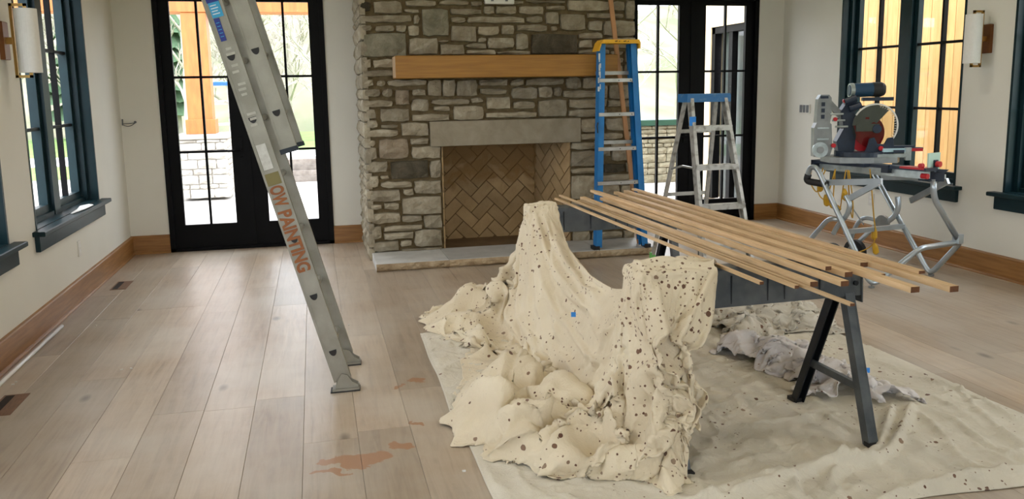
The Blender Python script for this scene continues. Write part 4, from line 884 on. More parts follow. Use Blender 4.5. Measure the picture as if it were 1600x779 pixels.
# ---- aluminium stepladder standing open
def stepladder(x, y, ph, label, sc_=1.0, group=None, z0=0, blue_tape=True):
    root = empty('stepladder', (x, y, z0), label, 'ladder', group)
    e = Vector((math.cos(ph), math.sin(ph), 0)); n = Vector((-e.y, e.x, 0)); O = Vector((x, y, z0)); Ht = 1.42*sc_
    A0, A1, Bf, Br, R1 = .158*sc_, .222*sc_, .42*sc_, .40*sc_, .235*sc_
    def fr(s, z, k=0): t = (Ht-z)/Ht; v = O+e*s*(A0+(A1-A0)*t)-n*(Bf*t+.05*sc_); v.z = z0+z; return v
    def re(s, z): t = (Ht-z)/Ht; v = O+e*s*(A0*.85+(R1-A0*.85)*t)+n*(Br*t+.05*sc_); v.z = z0+z; return v
    for s in (-1, 1):
        d = (fr(s, Ht)-fr(s, 0)).normalized(); m_ = e.cross(d).normalized(); b = MB()
        b.bar(fr(s, .0), fr(s, Ht), m_, .062*sc_, .005); b.bar(fr(s, 0)-m_*.03*sc_-e*s*.012, fr(s, Ht)-m_*.03*sc_-e*s*.012, e, .026, .005); b.bar(fr(s, 0)+m_*.03*sc_-e*s*.012, fr(s, Ht)+m_*.03*sc_-e*s*.012, e, .026, .005)
        ro = b.build('front_rail', 'alu_dirty', root); MB().obox(fr(s, .02), (e, n, (0, 0, 1)), (.022, .045, .02)).build('foot', 'cap_black', ro)
        b = MB(); b.bar(re(s, 0), re(s, Ht), e, .030*sc_, .022); ro = b.build('rear_rail', 'alu_dirty', root)
        MB().obox(re(s, .05), (e, n, (0, 0, 1)), (.019, .021, .05)).build('foot', M('green_rubber', (.16, .50, .12), rough=.6) if s < 0 and blue_tape else 'cap_black', ro)
        m0 = fr(s, .88*sc_); m1 = re(s, .84*sc_); mid = (m0+m1)/2+Vector((0, 0, .02)); MB().tube([m0, mid, m1], .009, 6).build('spreader', 'alu', root)
    for z in (.3, .6, .9, 1.2):
        z *= sc_; p, q = fr(-1, z), fr(1, z); c = (p+q)/2; b = MB(); b.obox(c+n*.0, (e, n, (0, 0, 1)), ((q-p).length/2, .042*sc_, .004)); b.obox(c-n*.04*sc_-Vector((0, 0, .016)), (e, n, (0, 0, 1)), ((q-p).length/2, .003, .02)); so = b.build('step', 'alu_dirty', root)
        for pp, s in ((p, 1), (q, -1)): MB().bar(pp+e*s*.006-n*.03-Vector((0, 0, .07)), pp+e*s*.05-n*.03-Vector((0, 0, .02)), n, .018, .004).build('knee_brace', 'alu_dull', so)
    for z in (.62, 1.15): MB().bar(re(-1, z*sc_), re(1, z*sc_), (0, 0, 1), .03, .006).build('rear_brace', 'alu_dirty', root)
    c = O+Vector((0, 0, Ht)); hw = A0+.03*sc_; hd = .085*sc_; up = Vector((0, 0, 1)); cb = MB()
    cb.prism([c-e*hw-n*hd-up*.035, c-e*hw-n*hd+up*.02, c-e*hw-n*(hd-.012)+up*.03, c-e*hw+n*(hd-.012)+up*.03, c-e*hw+n*hd+up*.02, c-e*hw+n*hd-up*.035], e*2*hw); cb.build('cap', 'blue_cap', root)
    if blue_tape: q = fr(-1, 1.24*sc_); MB().obox(q-n*.032, (e, n, (0, 0, 1)), (.026, .004, .035)).build('tape_strip', 'tape', root)
    return root
stepladder(3.029, 6.127, .03, 'open aluminium stepladder with blue cap standing between fireplace and miter saw')

# ---- cedar stick leaning on the chimney beside the mantel
p = Vector((2.90, 7.14, .071)); q = Vector((2.705, 7.405, 2.33)); q2 = q+(q-p)*.12
tag(MB().bar(p, q2, (1, 0, 0), .040, .02).build('wood_stick', 'stick'), 'reddish wood stick leaning on the chimney behind the blue stepladder', 'stick')

# ================================================================ miter saw on its folding stand
UF = Vector((-.2588, .9659, 0)); VF = Vector((.9659, .2588, 0)); SF = Vector((3.98, 5.25, 0)); UP = Vector((0, 0, 1))
def sp(u, v, z): return SF+UF*u+VF*v+UP*z
st = empty('saw_stand', tuple(SF), 'folding tubular saw stand with wheels by the teal window, carrying the miter saw', 'saw stand')
tr = .021
# one bent tube: handle, down to the near foot, loop, far foot, up again
pth = rounded([sp(.47, .01, .735), sp(.66, 0, .745), sp(.62, 0, .865), sp(.55, 0, .86), sp(.02, 0, .045), sp(-.02, .03, .04), sp(-.17, .30, .30), sp(-.19, .75, .305), sp(.02, .736, .03), sp(.06, .736, .035), sp(.60, .736, .76)], .055, 6)
MB().tube(pth, tr, 12).build('bent_tube_frame', 'tube', st, True)
MB().tube(rounded([sp(.45, .01, .735), sp(.655, 0, .745), sp(.635, 0, .80)], .05, 5), .027, 12).build('handle_grip', 'cap_black', st, True)
MB().tube(rounded([sp(.33, .03, .47), sp(.44, .03, .47), sp(.80, .03, .07), sp(.84, .10, .06), sp(.84, .66, .06), sp(.80, .706, .07), sp(.45, .706, .42)], .06, 6), .019, 12).build('rear_tube_frame', 'tube', st, True)
def sbar(a, b, w_=.045, t=.022, nm='brace', mat='tube'): return MB().bar(sp(*a), sp(*b), UP, w_, t).build(nm, mat, st)
sbar((.50, .03, .745), (-.02, .03, .80)); sbar((.50, .70, .745), (-.06, .70, .79)); sbar((.02, .045, .785), (.29, .045, .63)); sbar((-.14, .62, .775), (.22, .70, .58)); sbar((.255, .0, .39), (.30, .736, .36), .035, .035, 'cross_bar')
MB().tube(bez([sp(.30, .04, .66), sp(.26, .04, .60), sp(.28, .04, .52), sp(.36, .04, .42), sp(.40, .04, .35)], 6), .019, 10).build('curved_link', 'tube', st, True)
MB().tube(bez([sp(.34, .70, .60), sp(.33, .70, .52), sp(.36, .70, .44), sp(.44, .70, .37)], 6), .022, 10).build('curved_link', 'tube', st, True)
MB().tube(bez([sp(.78, .70, .12), sp(.74, .70, .28), sp(.66, .70, .38), sp(.54, .70, .385), sp(.46, .70, .36)], 6), .018, 10).build('curved_link', 'tube', st, True)
MB().disc(sp(.46, .69, .375), VF, .06, .03, 20).build('latch_plate', 'saw_grey', st)
MB().tube([sp(.30, .06, .62), sp(.62, .66, .34)], .006, 6).build('gas_strut', 'tube', st)
for v in (.34, .62):
    wh = MB().disc(sp(.66, v, .105), VF, .10, .045, 28).build('wheel', 'cap_black', st)
    MB().disc(sp(.66, v-.005, .105), VF, .055, .05, 20).build('hub', 'saw_grey', wh)
MB().tube([sp(.66, .08, .105), sp(.66, .64, .105)], .012, 8).build('axle', 'saw_grey', st)
for q in ((.01, .015, 0), (.03, .736, 0)):
    b = MB(); b.cyl(sp(q[0], q[1], .008), sp(q[0], q[1], .05), .006, 8); b.disc(sp(q[0], q[1], .006), UP, .022, .012, 14); b.build('levelling_foot', 'saw_grey', st)
# top rail, black side bars, stop arm
RV = .37
b = MB(); b.obox(sp(.34, RV, .835), (UF, VF, UP), (.48, .035, .028)); b.obox(sp(.34, RV-.037, .845), (UF, VF, UP), (.48, .003, .006)); b.obox(sp(.34, RV-.037, .825), (UF, VF, UP), (.48, .003, .004)); b.build('top_rail', 'saw_alu', st)
b = MB(); b.obox(sp(.60, RV-.05, .875), (UF, VF, UP), (.26, .045, .013)); b.obox(sp(.84, RV-.05, .855), (UF, VF, UP), (.02, .045, .03)); b.build('tool_mount', 'navy', st)
b = MB(); b.obox(sp(.06, RV-.02, .878), (UF, VF, UP), (.24, .05, .012)); b.obox(sp(.16, RV-.06, .862), (UF, VF, UP), (.03, .025, .03)); b.build('tool_mount', 'navy', st)
MB().obox(sp(-.06, RV-.02, .884), (UF, VF, UP), (.10, .052, .007)).build('mount_lever', 'red', st)
MB().disc(sp(-.12, RV-.045, .905), VF, .018, .03, 14).build('lever_knob', 'red', st)
ab = MB().prism([sp(-.10, RV+.04, .785), sp(-.21, RV+.10, .785), sp(-.21, RV+.10, .85), sp(-.23, RV+.12, .875), sp(-.09, RV+.03, .875), sp(-.10, RV+.04, .85)], UF*.06).build('stop_bracket', 'navy', st)
MB().obox(sp(-.15, RV+.05, .935), (VF, UF, UP), (.066, .006, .062)).build('stop_plate', 'mint', st)
b = MB(); b.obox(sp(-.162, RV+.06, .90), (VF, UF, UP), (.02, .006, .045)); b.build('stop_slide', 'navy', st)
MB().disc(sp(-.185, RV+.06, .915), UF, .022, .028, 14).build('stop_knob', 'red', st); MB().disc(sp(-.15, RV-.04, .83), UF, .02, .05, 14).build('stop_knob', 'red', st)
MB().tube(rounded([sp(-.14, RV+.08, .80), sp(-.14, RV+.09, .66), sp(-.20, RV+.33, .325)], .07, 6), .022, 10).build('support_arm', 'tube', st, True)
MB().obox(sp(-.195, RV+.33, .335), (VF, UF, UP), (.028, .028, .035)).build('arm_bracket', 'tube', st)

# ---- the saw
SA = Vector((.953, -.303, 0)); SB = Vector((.303, .953, 0)); SC = Vector((4.36, 5.83, 0))
def mp(a, b_, z): return SC+SA*a+SB*b_+UP*z
ms = empty('miter_saw', tuple(SC+UP*.89), 'dark blue sliding miter saw with red blade on the tubular stand', 'miter saw')
b = MB(); b.prism([mp(a, c, .888) for a, c in ((-.36, -.10), (-.30, -.16), (-.05, -.20), (.14, -.17), (.2, -.05), (.2, .12), (.05, .2), (-.3, .18), (-.38, .08))], UP*.045); b.build('base', 'saw_grey', ms)
MB().disc(mp(-.10, 0, .95), UP, .19, .045, 36).build('turntable', 'navy', ms)
MB().obox(mp(.13, -.05, .935), (SA, SB, UP), (.10, .035, .012)).build('miter_arm', 'saw_alu', ms)
fn = MB().prism([mp(a, -.10, z) for a, z in ((-.10, .955), (-.075, 1.0), (-.055, 1.075), (-.02, 1.085), (.005, 1.035), (.06, 1.03), (.085, 1.08), (.125, 1.085), (.135, 1.0), (.135, .955))], SB*.02).build('fence', 'navy', ms)
MB().disc(mp(.03, -.108, 1.0), SB, .018, .02, 14).build('fence_knob', 'red', fn)
# articulated arm at the back
b = MB(); b.prism([mp(a, .0, z) for a, z in ((-.455, .93), (-.33, .93), (-.31, 1.0), (-.325, 1.19), (-.35, 1.21), (-.44, 1.21), (-.46, 1.16))], SB*.09); lo = b.build('lower_arm', 'saw_grey', ms)
MB().disc(mp(-.41, -.006, .985), SB, .062, .02, 24).build('pivot_cover', 'saw_alu', lo); MB().disc(mp(-.41, -.018, .985), SB, .028, .012, 18).build('pivot_bolt', 'saw_grey', lo)
for z in (1.07, 1.16): MB().obox(mp(-.39, -.004, z), (SA, SB, UP), (.045, .004, .006)).build('arm_rib', 'saw_alu', lo)
b = MB(); b.prism([mp(a, .01, z) for a, z in ((-.445, 1.17), (-.34, 1.17), (-.325, 1.26), (-.33, 1.40), (-.35, 1.425), (-.415, 1.425), (-.435, 1.39))], SB*.08); ua = b.build('upper_arm', 'saw_grey', ms)
for z in (1.25, 1.30, 1.35): MB().obox(mp(-.395, .004, z), (SA, SB, UP), (.012, .006, .016)).build('arm_slot', 'navy', ua)
MB().obox(mp(-.388, .006, 1.405), (SA, SB, UP), (.03, .006, .01)).build('arm_slot', 'navy', ua)
MB().bar(mp(-.34, .05, 1.36), mp(-.17, .05, 1.18), UP, .05, .03).build('arm_link', 'saw_grey', ms)
b = MB(); b.prism([mp(a, .0, z) for a, z in ((-.26, .955), (-.14, .955), (-.13, 1.1), (-.16, 1.2), (-.13, 1.36), (-.2, 1.38), (-.25, 1.3), (-.23, 1.15), (-.28, 1.05))], SB*.10); b.build('head_hinge', 'navy', ms)
for a, z in ((-.275, 1.22), (-.25, 1.17), (-.29, 1.27)): MB().cyl(mp(a-.05, -.01, z), mp(a+.05, -.01, z), .008, 8).build('slide_pin', 'saw_alu', ms)
MB().disc(mp(-.305, -.02, 1.23), SB, .016, .02, 12).build('pin_knob', 'red', ms); MB().disc(mp(-.31, -.02, 1.02), SB, .018, .02, 12).build('pin_knob', 'red', ms); MB().disc(mp(-.235, -.02, 1.375), SB, .018, .02, 12).build('pin_knob', 'red', ms)
for a, z in ((-.20, 1.385), (-.16, 1.33)): MB().cyl(mp(a-.04, -.02, z-.02), mp(a+.05, -.02, z+.01), .028, 14).build('lock_knob', 'navy', ms)
# motor and handle
b = MB(); b.tube([mp(-.19, .04, 1.455), mp(-.165, .04, 1.455), mp(-.01, .04, 1.46)], [.042, .056, .056], 24); mo = b.build('motor', 'motor', ms, False)
b = MB(); b.tube([mp(-.01, .04, 1.46), mp(.06, .04, 1.46), mp(.085, .04, 1.46)], [.058, .058, .046], 24); b.build('motor_cap', 'cap_black', mo)
for i in range(5): MB().obox(mp(.088, .04, 1.435+i*.012), (SA, SB, UP), (.003, .03, .003)).build('vent_slot', 'plastic_g', mo)
MB().cyl(mp(-.185, .04, 1.455), mp(-.155, .04, 1.455), .058, 20).build('motor_collar', 'saw_alu', mo)
MB().obox(mp(.03, .02, 1.385), (SA, SB, UP), (.12, .02, .014)).build('handle', 'navy', ms)
# blade, metal upper guard, clear lower guard
BC = (-.0, .0, 1.172)
MB().disc(mp(-.055, .012, 1.115), SB, .15, .004, 48).build('blade', 'red', ms)
def sector(c, r0, r1, a0, a1, n=24): return [mp(c[0]+r1*math.cos(t), c[1], c[2]+r1*math.sin(t)) for t in [a0+(a1-a0)*i/n for i in range(n+1)]]+[mp(c[0]+r0*math.cos(t), c[1], c[2]+r0*math.sin(t)) for t in [a1+(a0-a1)*i/n for i in range(n+1)]]
def arcband(c, r0, r1, a0, a1, th, n=24):
    b = MB()
    for i in range(n):
        t0, t1_ = a0+(a1-a0)*i/n, a0+(a1-a0)*(i+1)/n
        b.prism([mp(c[0]+r*math.cos(t), c[1], c[2]+r*math.sin(t)) for r, t in ((r0, t0), (r1, t0), (r1, t1_), (r0, t1_))], SB*th)
    return b
gu = arcband((BC[0], -.018, BC[2]), .03, .165, math.radians(48), math.radians(178), .012).build('upper_guard', 'saw_grey', ms)
MB().obox(mp(-.05, -.02, 1.16), (SA, SB, UP), (.09, .008, .03)).build('guard_bracket', 'saw_grey', gu); MB().disc(mp(.02, -.025, 1.15), SB, .035, .03, 20).build('arbor', 'navy', gu)
MB().obox(mp(-.055, -.021, 1.235), (SA, SB, UP), (.014, .003, .008)).build('guard_label', 'red', gu)
cg = MB().disc(mp(BC[0]+.005, -.03, BC[2]), SB, .178, .003, 48).build('clear_guard', 'clear', ms); cg['label'] = 'clear plastic disc guard with a toothed rim'
rm = arcband((BC[0]+.005, -.033, BC[2]), .168, .180, math.radians(-80), math.radians(150), .008, 40).build('guard_rim', 'plastic_w', cg)
for i in range(22):
    t = math.radians(-70+i*7); MB().bar(mp(BC[0]+.005+.150*math.cos(t), -.032, BC[2]+.150*math.sin(t)), mp(BC[0]+.005+.164*math.cos(t), -.032, BC[2]+.164*math.sin(t)), SB, .002, .004).build('guard_tick', 'plastic_w', cg)
# work clamps on the right
MB().obox(mp(.14, -.12, .985), (SA, SB, UP), (.10, .012, .014)).build('clamp_bar', 'ice', ms); MB().obox(mp(.16, -.13, .977), (SA, SB, UP), (.04, .01, .01)).build('clamp_lever', 'navy', ms)
MB().obox(mp(.235, -.12, .955), (SA, SB, UP), (.022, .015, .05)).build('clamp_post', 'saw_alu', ms); MB().obox(mp(.19, -.06, 1.005), (SA, SB, UP), (.11, .02, .012)).build('extension_fence', 'navy', ms)
MB().obox(mp(.305, -.09, .985), (SA, SB, UP), (.05, .014, .011)).build('clamp_grip', 'red', ms); MB().cyl(mp(.28, -.06, .995), mp(.37, -.06, .99), .012, 12).build('clamp_handle', 'navy', ms); MB().obox(mp(.07, -.14, .945), (SA, SB, UP), (.14, .03, .012)).build('table_extension', 'saw_alu', ms)

# ---- yellow cord looped under the saw
rc = random.Random(4); b = MB()
loops = [[(.62, .02, .84), (.66, .05, .74), (.60, .06, .66), (.55, .04, .75), (.52, .06, .84)], [(.58, .1, .85), (.62, .1, .66), (.54, .1, .60), (.48, .08, .72), (.46, .1, .85)], [(.46, .1, .85), (.48, .12, .56), (.42, .12, .52), (.38, .1, .70), (.36, .1, .85)],
         [(.36, .12, .85), (.34, .14, .58), (.31, .14, .48), (.30, .12, .62), (.33, .1, .85)], [(.30, .3, .85), (.27, .33, .5), (.26, .35, .30), (.40, .40, .18), (.62, .30, .09)]]
for lpz in loops: b.tube(bez([sp(*q) for q in lpz], 7), .005, 6)
cordo = tag(b.build('power_lead', 'cord'), 'yellow extension cord looped and dangling under the saw stand', 'cord')
for i, (q, d) in enumerate((((.50, .06, .60), (.3, .1, -1)), ((.42, .07, .56), (-1, .2, .5)), ((.34, .08, .66), (.2, 0, -1)), ((.27, .35, .34), (0, 0, -1)), ((.26, .36, .22), (.3, .1, -1)), ((.56, .05, .71), (.2, .1, -1)))):
    d = Vector(d).normalized(); c = sp(*q); bb = MB().tube([c-d*.05, c-d*.02, c+d*.03, c+d*.045], [.008, .022, .024, .012], 10).build('plug', 'cord', cordo)

# ================================================================ small fittings
def sconce(side, y, z, label):
    xw = XL if side < 0 else XR; s = -side; root = empty('wall_sconce', (xw, y, z), label, 'sconce')
    X = lambda d: xw+s*d
    MB().bbox((X(-.002), y-.045, z-.11), (X(.028), y+.045, z+.11), .004).build('back_plate', 'bronze', root)
    b = MB(); r = .008
    b.bbox((X(.025), y-.014, z-.02), (X(.062), y+.014, z+.02), .002)
    b.box((X(.058), y-r, z-.215), (X(.074), y+r, z+.215)); b.box((X(.058), y-r, z+.199), (X(.150), y+r, z+.215)); b.box((X(.058), y-r, z-.215), (X(.150), y+r, z-.199))
    b.box((X(.134), y-r, z+.17), (X(.150), y+r, z+.215)); b.box((X(.134), y-r, z-.215), (X(.150), y+r, z-.17)); b.build('bracket', 'brass', root)
    b = MB(); b.tube([(X(.142), y, z-.185), (X(.142), y, z+.185)], .062, 32, True); b.build('shade', 'shade', root)
sconce(-1, 5.53, 1.835, 'brass bracket sconce with white shade between two teal windows, by the paper strip sill')
sconce(1, 5.54, 1.835, 'brass bracket sconce with white cylinder shade beside the saw window')

sw = empty('switch_box', (XR, 7.99, 1.255), 'open three-gang switch box on the wall behind the saw', 'switch')
MB().bbox((XR-.012, 7.895, 1.205), (XR+.01, 8.085, 1.305), .003).build('box_rim', 'plastic_w', sw)
for y in (7.93, 7.99, 8.05): MB().bbox((XR-.016, y-.022, 1.215), (XR-.008, y+.022, 1.295), .002).build('toggle', 'plastic_g', sw)
def outlet(side, y, z, label):
    xw = XL if side < 0 else XR; s = -side; o = empty('wall_outlet', (xw, y, z), label, 'outlet')
    MB().bbox((xw-s*.002, y-.036, z-.058), (xw+s*.008, y+.036, z+.058), .002).build('cover_plate', 'plastic_w', o)
    for q in (-.02, .02): MB().box((xw+s*.007, y-.014, z+q-.012), (xw+s*.0095, y+.014, z+q+.012)).build('socket', 'shade', o)
outlet(-1, 6.69, .385, 'white wall outlet below the sill with the paper strip'); outlet(1, 6.83, .42, 'white wall outlet behind the saw stand, below the teal window')
b = MB(); b.tube([(-1.76+.012, YB-.002, 1.285), (-1.735, YB-.05, 1.29), (-1.737, YB-.055, 1.235)], .006, 6); b.tube(bez([(-1.735, YB-.05, 1.24), (-1.70, YB-.03, 1.225), (-1.66, YB-.03, 1.235), (-1.63, YB-.004, 1.26)], 5), .004, 5); b.tube(bez([(-1.735, YB-.05, 1.25), (-1.69, YB-.03, 1.25), (-1.63, YB-.004, 1.255)], 5), .004, 5)
b.disc((-1.635, YB-.004, 1.262), (0, 1, 0), .012, .012, 10)
tag(b.build('cable_stub', 'plastic_g'), 'bare cable stub poking from the wall corner near glazed door', 'cable')
tag(MB().add([(XL+.03, 6.52, WZ0+.005), (XL+.055, 6.75, WZ0+.005), (XL+.06, 6.98, WZ0+.005), (XL+.01, 7.05, WZ0+.005), (XL-.03, 6.95, WZ0+.005), (XL+.0, 6.75, WZ0+.005), (XL+.015, 6.52, WZ0+.005), (XL+.03, 6.52, WZ0+.009), (XL+.055, 6.75, WZ0+.009), (XL+.06, 6.98, WZ0+.009), (XL+.01, 7.05, WZ0+.009), (XL-.03, 6.95, WZ0+.009), (XL+.0, 6.75, WZ0+.009), (XL+.015, 6.52, WZ0+.009)],
    [(0, 6, 5, 4, 3, 2, 1), (7, 8, 9, 10, 11, 12, 13)]+[(i, (i+1) % 7, 7+(i+1) % 7, 7+i) for i in range(7)]).build('paper_strip', 'shade'), 'curled white paper strip lying on the teal sill', 'paper')
tag(MB().tube([(-1.685, 4.30, .012), (-1.685, 5.85, .012)], .011, 10).build('white_tube', 'pipe', None, True), 'slim white tube lying on the floor along the baseboard', 'tube')
def vent(x, y, label):
    o = empty('floor_vent', (x, y, 0), label, 'floor vent', 'oak floor vents')
    MB().box((x-.06, y-.15, -.001), (x+.06, y+.15, .002)).build('frame', 'vent', o)
    for i in range(2): MB().box((x-.048+i*.052, y-.135, .002), (x-.006+i*.052, y+.135, .0026)).build('grille', 'vdark' if i == 0 else 'vent', o)  # first of the two strips is near-black brown
vent(-1.57, 7.07, 'flush oak floor vent near the wall outlet'); vent(-1.55, 4.40, 'flush oak floor vent beside the white tube')
for q, ax, v, lb in (((896, 491), 0, 1.235, 'blue tape scrap stuck to the hanging spattered canvas'), ((1355, 578), 2, .10, 'blue tape scrap on the rolled white sheet by the sawhorse leg')):
    c = at(*q, ax, v); tag(MB().obox(c, (CR, CU, CF), (.012, .012, .003)).build('tape_scrap', 'tape'), lb, 'tape')
r6 = random.Random(2)
for q in ((150, 508), (205, 575), (20, 600), (25, 596), (725, 735), (190, 577), (545, 507)):
    c = at(*q, 2, .003); tag(MB().obox(c, (Vector((1, r6.uniform(-.5, .5), 0)), Vector((r6.uniform(-.2, .2), 1, 0)), UP), (r6.uniform(.004, .008), .004, .003)).build('plaster_crumb', 'plastic_w'), 'tiny pale plaster crumb on the plank floor', 'crumb', 'plaster crumbs on the floor')

# ================================================================ outdoors
tag(MB().box((-40, -30, -.42), (60, 120, -.30)).build('lawn', 'grass'), 'green lawn beyond the paved yard', 'lawn', kind='structure')
tag(MB().box((-16, YB+T, -.30), (22, 10.45, -.03)).build('porch_slab', 'concrete'), 'pale concrete porch slab outside the glazed doors', 'porch', kind='structure')
tag(MB().box((-20, 10.45, -.30), (24, 17.5, -.07)).build('patio', 'concrete'), 'pale concrete yard beyond the porch', 'patio', kind='structure')
tag(MB().box((-20, -20, -.30), (XL-T-.02, YB+T, -.07)).build('side_yard', 'concrete'), 'pale paved yard outside the sconce wall', 'patio', kind='structure')
tag(MB().box((-40, 24, -.30), (60, 27.5, -.285)).build('road', 'gravel'), 'pale road strip crossing the lawn', 'road', kind='structure')
# wooded hillside
rgh = np.random.default_rng(2); hx = np.linspace(-70, 80, 60); hy = np.linspace(38, 80, 14); hn = smooth_noise(rgh, (60, 14), 4)
b = MB(); b.add([(x, y, max(-.4, -.4+(y-38)*.20+hn[i, j]*1.0*(j > 0))) for i, x in enumerate(hx) for j, y in enumerate(hy)], [(i*14+j, (i+1)*14+j, (i+1)*14+j+1, i*14+j+1) for i in range(59) for j in range(13)])
tag(b.build('hillside', 'hill', None, True), 'hazy wooded hillside behind the bare trees', 'hill', kind='structure')
def bare_tree(x, y, h, seed, label):
    r = random.Random(seed); root = empty('bare_tree', (x, y, -.3), label, 'tree', 'bare trees beyond the lawn'); tb = MB(); bb = MB()
    pts = [Vector((x, y, -.3))]
    for k in range(5): pts.append(pts[-1]+Vector((r.uniform(-.1, .1)*h*.1, r.uniform(-.1, .1)*h*.1, h*.17)))
    tb.tube(pts, [.16-.025*k for k in range(6)], 6)
    def grow(p, d, ln, rad, lv):
        q = p+d*ln*.5+Vector((r.uniform(-.1, .1), r.uniform(-.1, .1), .05))*ln; e = p+d*ln
        bb.tube([p, q, e], [rad, rad*.75, rad*.5], 3, False)
        if lv:
            for _ in range(3 if lv > 1 else 4):
                f = r.uniform(.35, 1); s = p+(e-p)*f; dd = (d+Vector((r.uniform(-.8, .8), r.uniform(-.8, .8), r.uniform(-.1, .7)))).normalized(); grow(s, dd, ln*r.uniform(.45, .7), rad*.6, lv-1)
    for k in range(1, 6):
        for _ in range(3):
            a = r.uniform(0, 6.28); grow(pts[k], Vector((math.cos(a), math.sin(a), r.uniform(.5, 1.3))).normalized(), h*r.uniform(.2, .34), .055, 3)
    tb.build('trunk', 'bark', root); bb.build('branches', 'bark', root)
TR = [(-12.5, 36), (-11.2, 33), (-9.4, 38), (-6.2, 35), (-4.6, 33), (-3.2, 37), (-1.9, 34), (-.9, 36.5), (.6, 34), (13.2, 34), (14.8, 32), (16.2, 35.5), (17.6, 33)]
for i, (x, y) in enumerate(TR): bare_tree(x, y, 6.5+(i*37 % 5)*.5, 100+i, 'bare pale-barked tree beyond the lawn, behind the '+('paper-strip window' if x < -8 else 'porch pier' if x < 5 else 'stone outdoor counter'))
def conifer(x, y, h, seed):
    r = random.Random(seed); root = empty('conifer', (x, y, -.3), 'hazy green conifer beyond the lawn, behind the '+('paper-strip window' if x < -8 else 'porch pier'), 'tree', 'conifers beyond the lawn')
    MB().tube([(x, y, -.3), (x, y, h*.9)], [.14, .04], 6).build('trunk', 'bark', root); b = MB()
    for k in range(9):
        z = h*(.12+.1*k); R0 = h*.22*(1-k/10); n = 14
        vs = [(x, y, z+h*.13)]+[(x+R0*(1+.35*r.uniform(-1, 1)*(i % 2))*math.cos(i*6.283/n), y+R0*(1+.3*r.uniform(-1, 1))*math.sin(i*6.283/n), z+r.uniform(-.12, .12)*h*.3) for i in range(n)]
        b.add(vs, [(0, 1+i, 1+(i+1) % n) for i in range(n)])
    b.build('foliage', 'pine_f', root)
for i, (x, y, h) in enumerate(((-5.6, 38, 5.5), (-7.2, 39, 5), (-13.4, 39, 6), (-10.3, 40, 5.5), (-2.4, 40, 4.5))): conifer(x, y, h, 200+i)
# porch: stone pier with cedar post, beam above
px0 = at(283, 311, 2, -.03); PY = px0.y; PX0, PX1 = px0.x, at(361, 311, 1, PY).x; PC = (PX0+PX1)/2; PHW = (PX1-PX0)/2; PT = at(320, 210, 1, PY).z
pr_ = empty('porch_pier', (PC, PY+PHW, -.03), 'stone pier carrying a cedar post on the porch', 'pier')
MB().box((PX0+.02, PY+.02, -.03), (PX1-.02, PY+2*PHW-.02, PT-.06)).build('pier_core', 'pier_mortar', pr_)
MB().bbox((PX0-.03, PY-.03, PT-.07), (PX1+.03, PY+2*PHW+.03, PT), .01).build('cap_stone', 'pier', pr_)
for ax, fc, a0 in (('y', PY, PX0), ('+x', PX1, PY), ('-x', PX0, PY)):
    def mk(a, z, c, q, ax=ax, fc=fc): stone(a, z, c, q, 'pier', rs, ax, fc, 'stone', pr_)
    courses(a0, a0+2*PHW, -.03, PT-.075, mk)
pw = at(330, 150, 1, PY+.2).x-at(291, 150, 1, PY+.2).x; pxc = (at(330, 150, 1, PY+.2).x+at(291, 150, 1, PY+.2).x)/2
po = tag(MB().bbox((pxc-pw/2, PY+.2, PT), (pxc+pw/2, PY+.2+pw, at(440, 20, 1, PY+.2).z-.001), .008).build('porch_post', 'timber'), 'orange cedar post standing on the stone pier', 'post')
MB().bbox((pxc-pw/2-.035, PY+.165, PT), (pxc+pw/2+.035, PY+.235+pw, PT+.22), .006).build('post_base', 'timber', po)
zb = at(440, 20, 1, PY+.2).z
tag(MB().bbox((-6, PY+.18, zb), (4.9, PY+.22+pw, zb+.35), .01).build('porch_beam', 'timber'), 'long orange cedar beam over the porch', 'beam')
_ly = PY+1.45; _lz = at(336, 124, 1, _ly).z
stepladder(at(341, 124, 1, _ly).x, _ly, .35, 'aluminium stepladder with blue cap standing outside behind the stone pier', (_lz+.04)/1.45, None, -.07, False)
# weathered lumber pile in the yard
pc = at(470, 283, 2, -.07)
for k in range(14):
    lv, i = divmod(k, 4); z = -.07+lv*.10; y = pc.y+i*.31+.06*lv
    tag(MB().obox((pc.x+.1+r6.uniform(-.12, .12), y, z+.05), (Vector((1, r6.uniform(-.06, .06), 0)), Vector((r6.uniform(-.05, .05), 1, 0)), UP), (r6.uniform(.5, .75), .115, .05)).build('lumber', 'weathered'), 'weathered board in the lumber pile out in the yard', 'board', 'boards in the yard lumber pile')
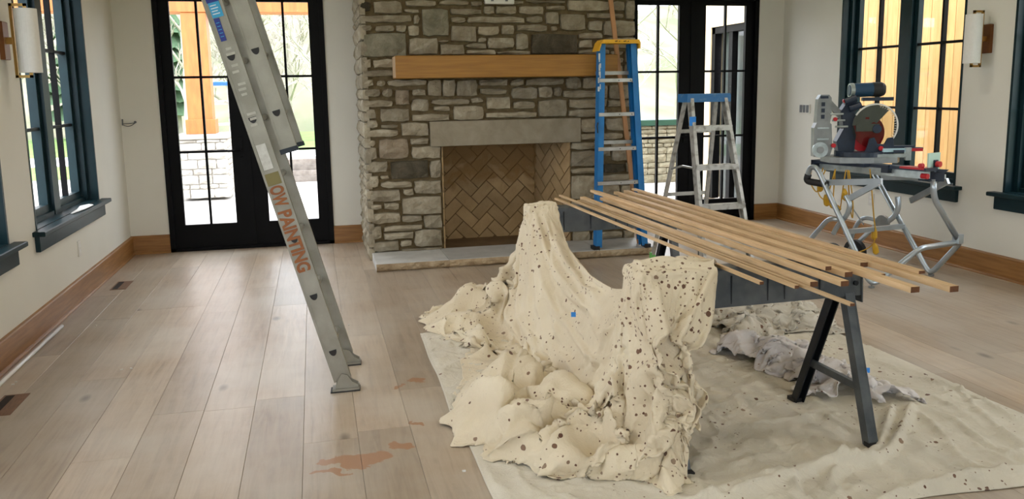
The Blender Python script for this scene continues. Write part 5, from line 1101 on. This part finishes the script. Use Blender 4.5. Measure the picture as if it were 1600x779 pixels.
# projecting wing with a black framed door, seen through the door by the aluminium stepladder
WX = 5.33
wg = empty('house_wing', (WX, 9.8, -.03), 'cream-sided house wing with a black framed door, outside beyond the stepladder', 'building')
dz = 2.30; ya, yb = 9.60, 10.62; b = MB(); b.box((WX, YB+T, -.03), (WX+.2, ya, 3.0)); b.box((WX, yb, -.03), (WX+.2, 10.95, 3.0)); b.box((WX, ya, dz), (WX+.2, yb, 3.0)); b.build('wall_siding', 'sheath', wg)
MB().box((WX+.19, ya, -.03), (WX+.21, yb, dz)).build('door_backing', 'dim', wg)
dfm = MB(); dfm.box((WX+.02, ya, -.03), (WX+.12, ya+.09, dz)); dfm.box((WX+.02, yb-.09, -.03), (WX+.12, yb, dz)); dfm.box((WX+.02, ya, dz-.09), (WX+.12, yb, dz)); dfm.box((WX+.03, (ya+yb)/2-.05, -.03), (WX+.11, (ya+yb)/2+.05, dz)); dfo = dfm.build('door_frame', 'black', wg)
for a, c in ((ya+.09, (ya+yb)/2-.05), ((ya+yb)/2+.05, yb-.09)): MB().box((WX+.07, a, -.03), (WX+.074, c, dz-.09)).build('pane', 'glass', dfo)
# outdoor stone counter with dark green top
oc = at(1030, 285, 2, -.07); ot = at(1030, 196, 1, oc.y).z
ct = empty('outdoor_counter', (oc.x, oc.y+.3, -.07), 'grey stone outdoor counter with dark green top, beyond the glazed door', 'counter')
MB().box((oc.x-.75, oc.y+.03, -.07), (oc.x+.32, oc.y+.6, ot)).build('counter_core', 'mortar', ct)
courses(oc.x-.75, oc.x+.32, -.07, ot, lambda a, z, c, q: stone(a, z, c, q, 'stone_g', rs, 'y', oc.y, 'stone', ct))
MB().bbox((oc.x-.8, oc.y-.05, ot), (oc.x+.37, oc.y+.65, ot+.10), .01).build('counter_top', 'hedge', ct)
# pine board screen outside the saw window
bwx = 7.7; fence = empty('board_screen', (bwx, 7.5, -.3), 'tall screen of vertical pine boards outside the saw window', 'board wall')
y = 3.6; k = 0
while y < 14.5:
    MB().bbox((bwx, y+.004, -.3), (bwx+.025, y+.206, 3.6), .010).build('board', 'pine', fence); y += .21; k += 1
MB().box((bwx+.026, 3.6, -.3), (bwx+.035, 14.5, 3.6)).build('backing', 'bronze', fence)
for z in (.2, 1.6, 3.0): MB().box((bwx+.035, 3.6, z), (bwx+.08, 14.5, z+.09)).build('rail', 'pine', fence)
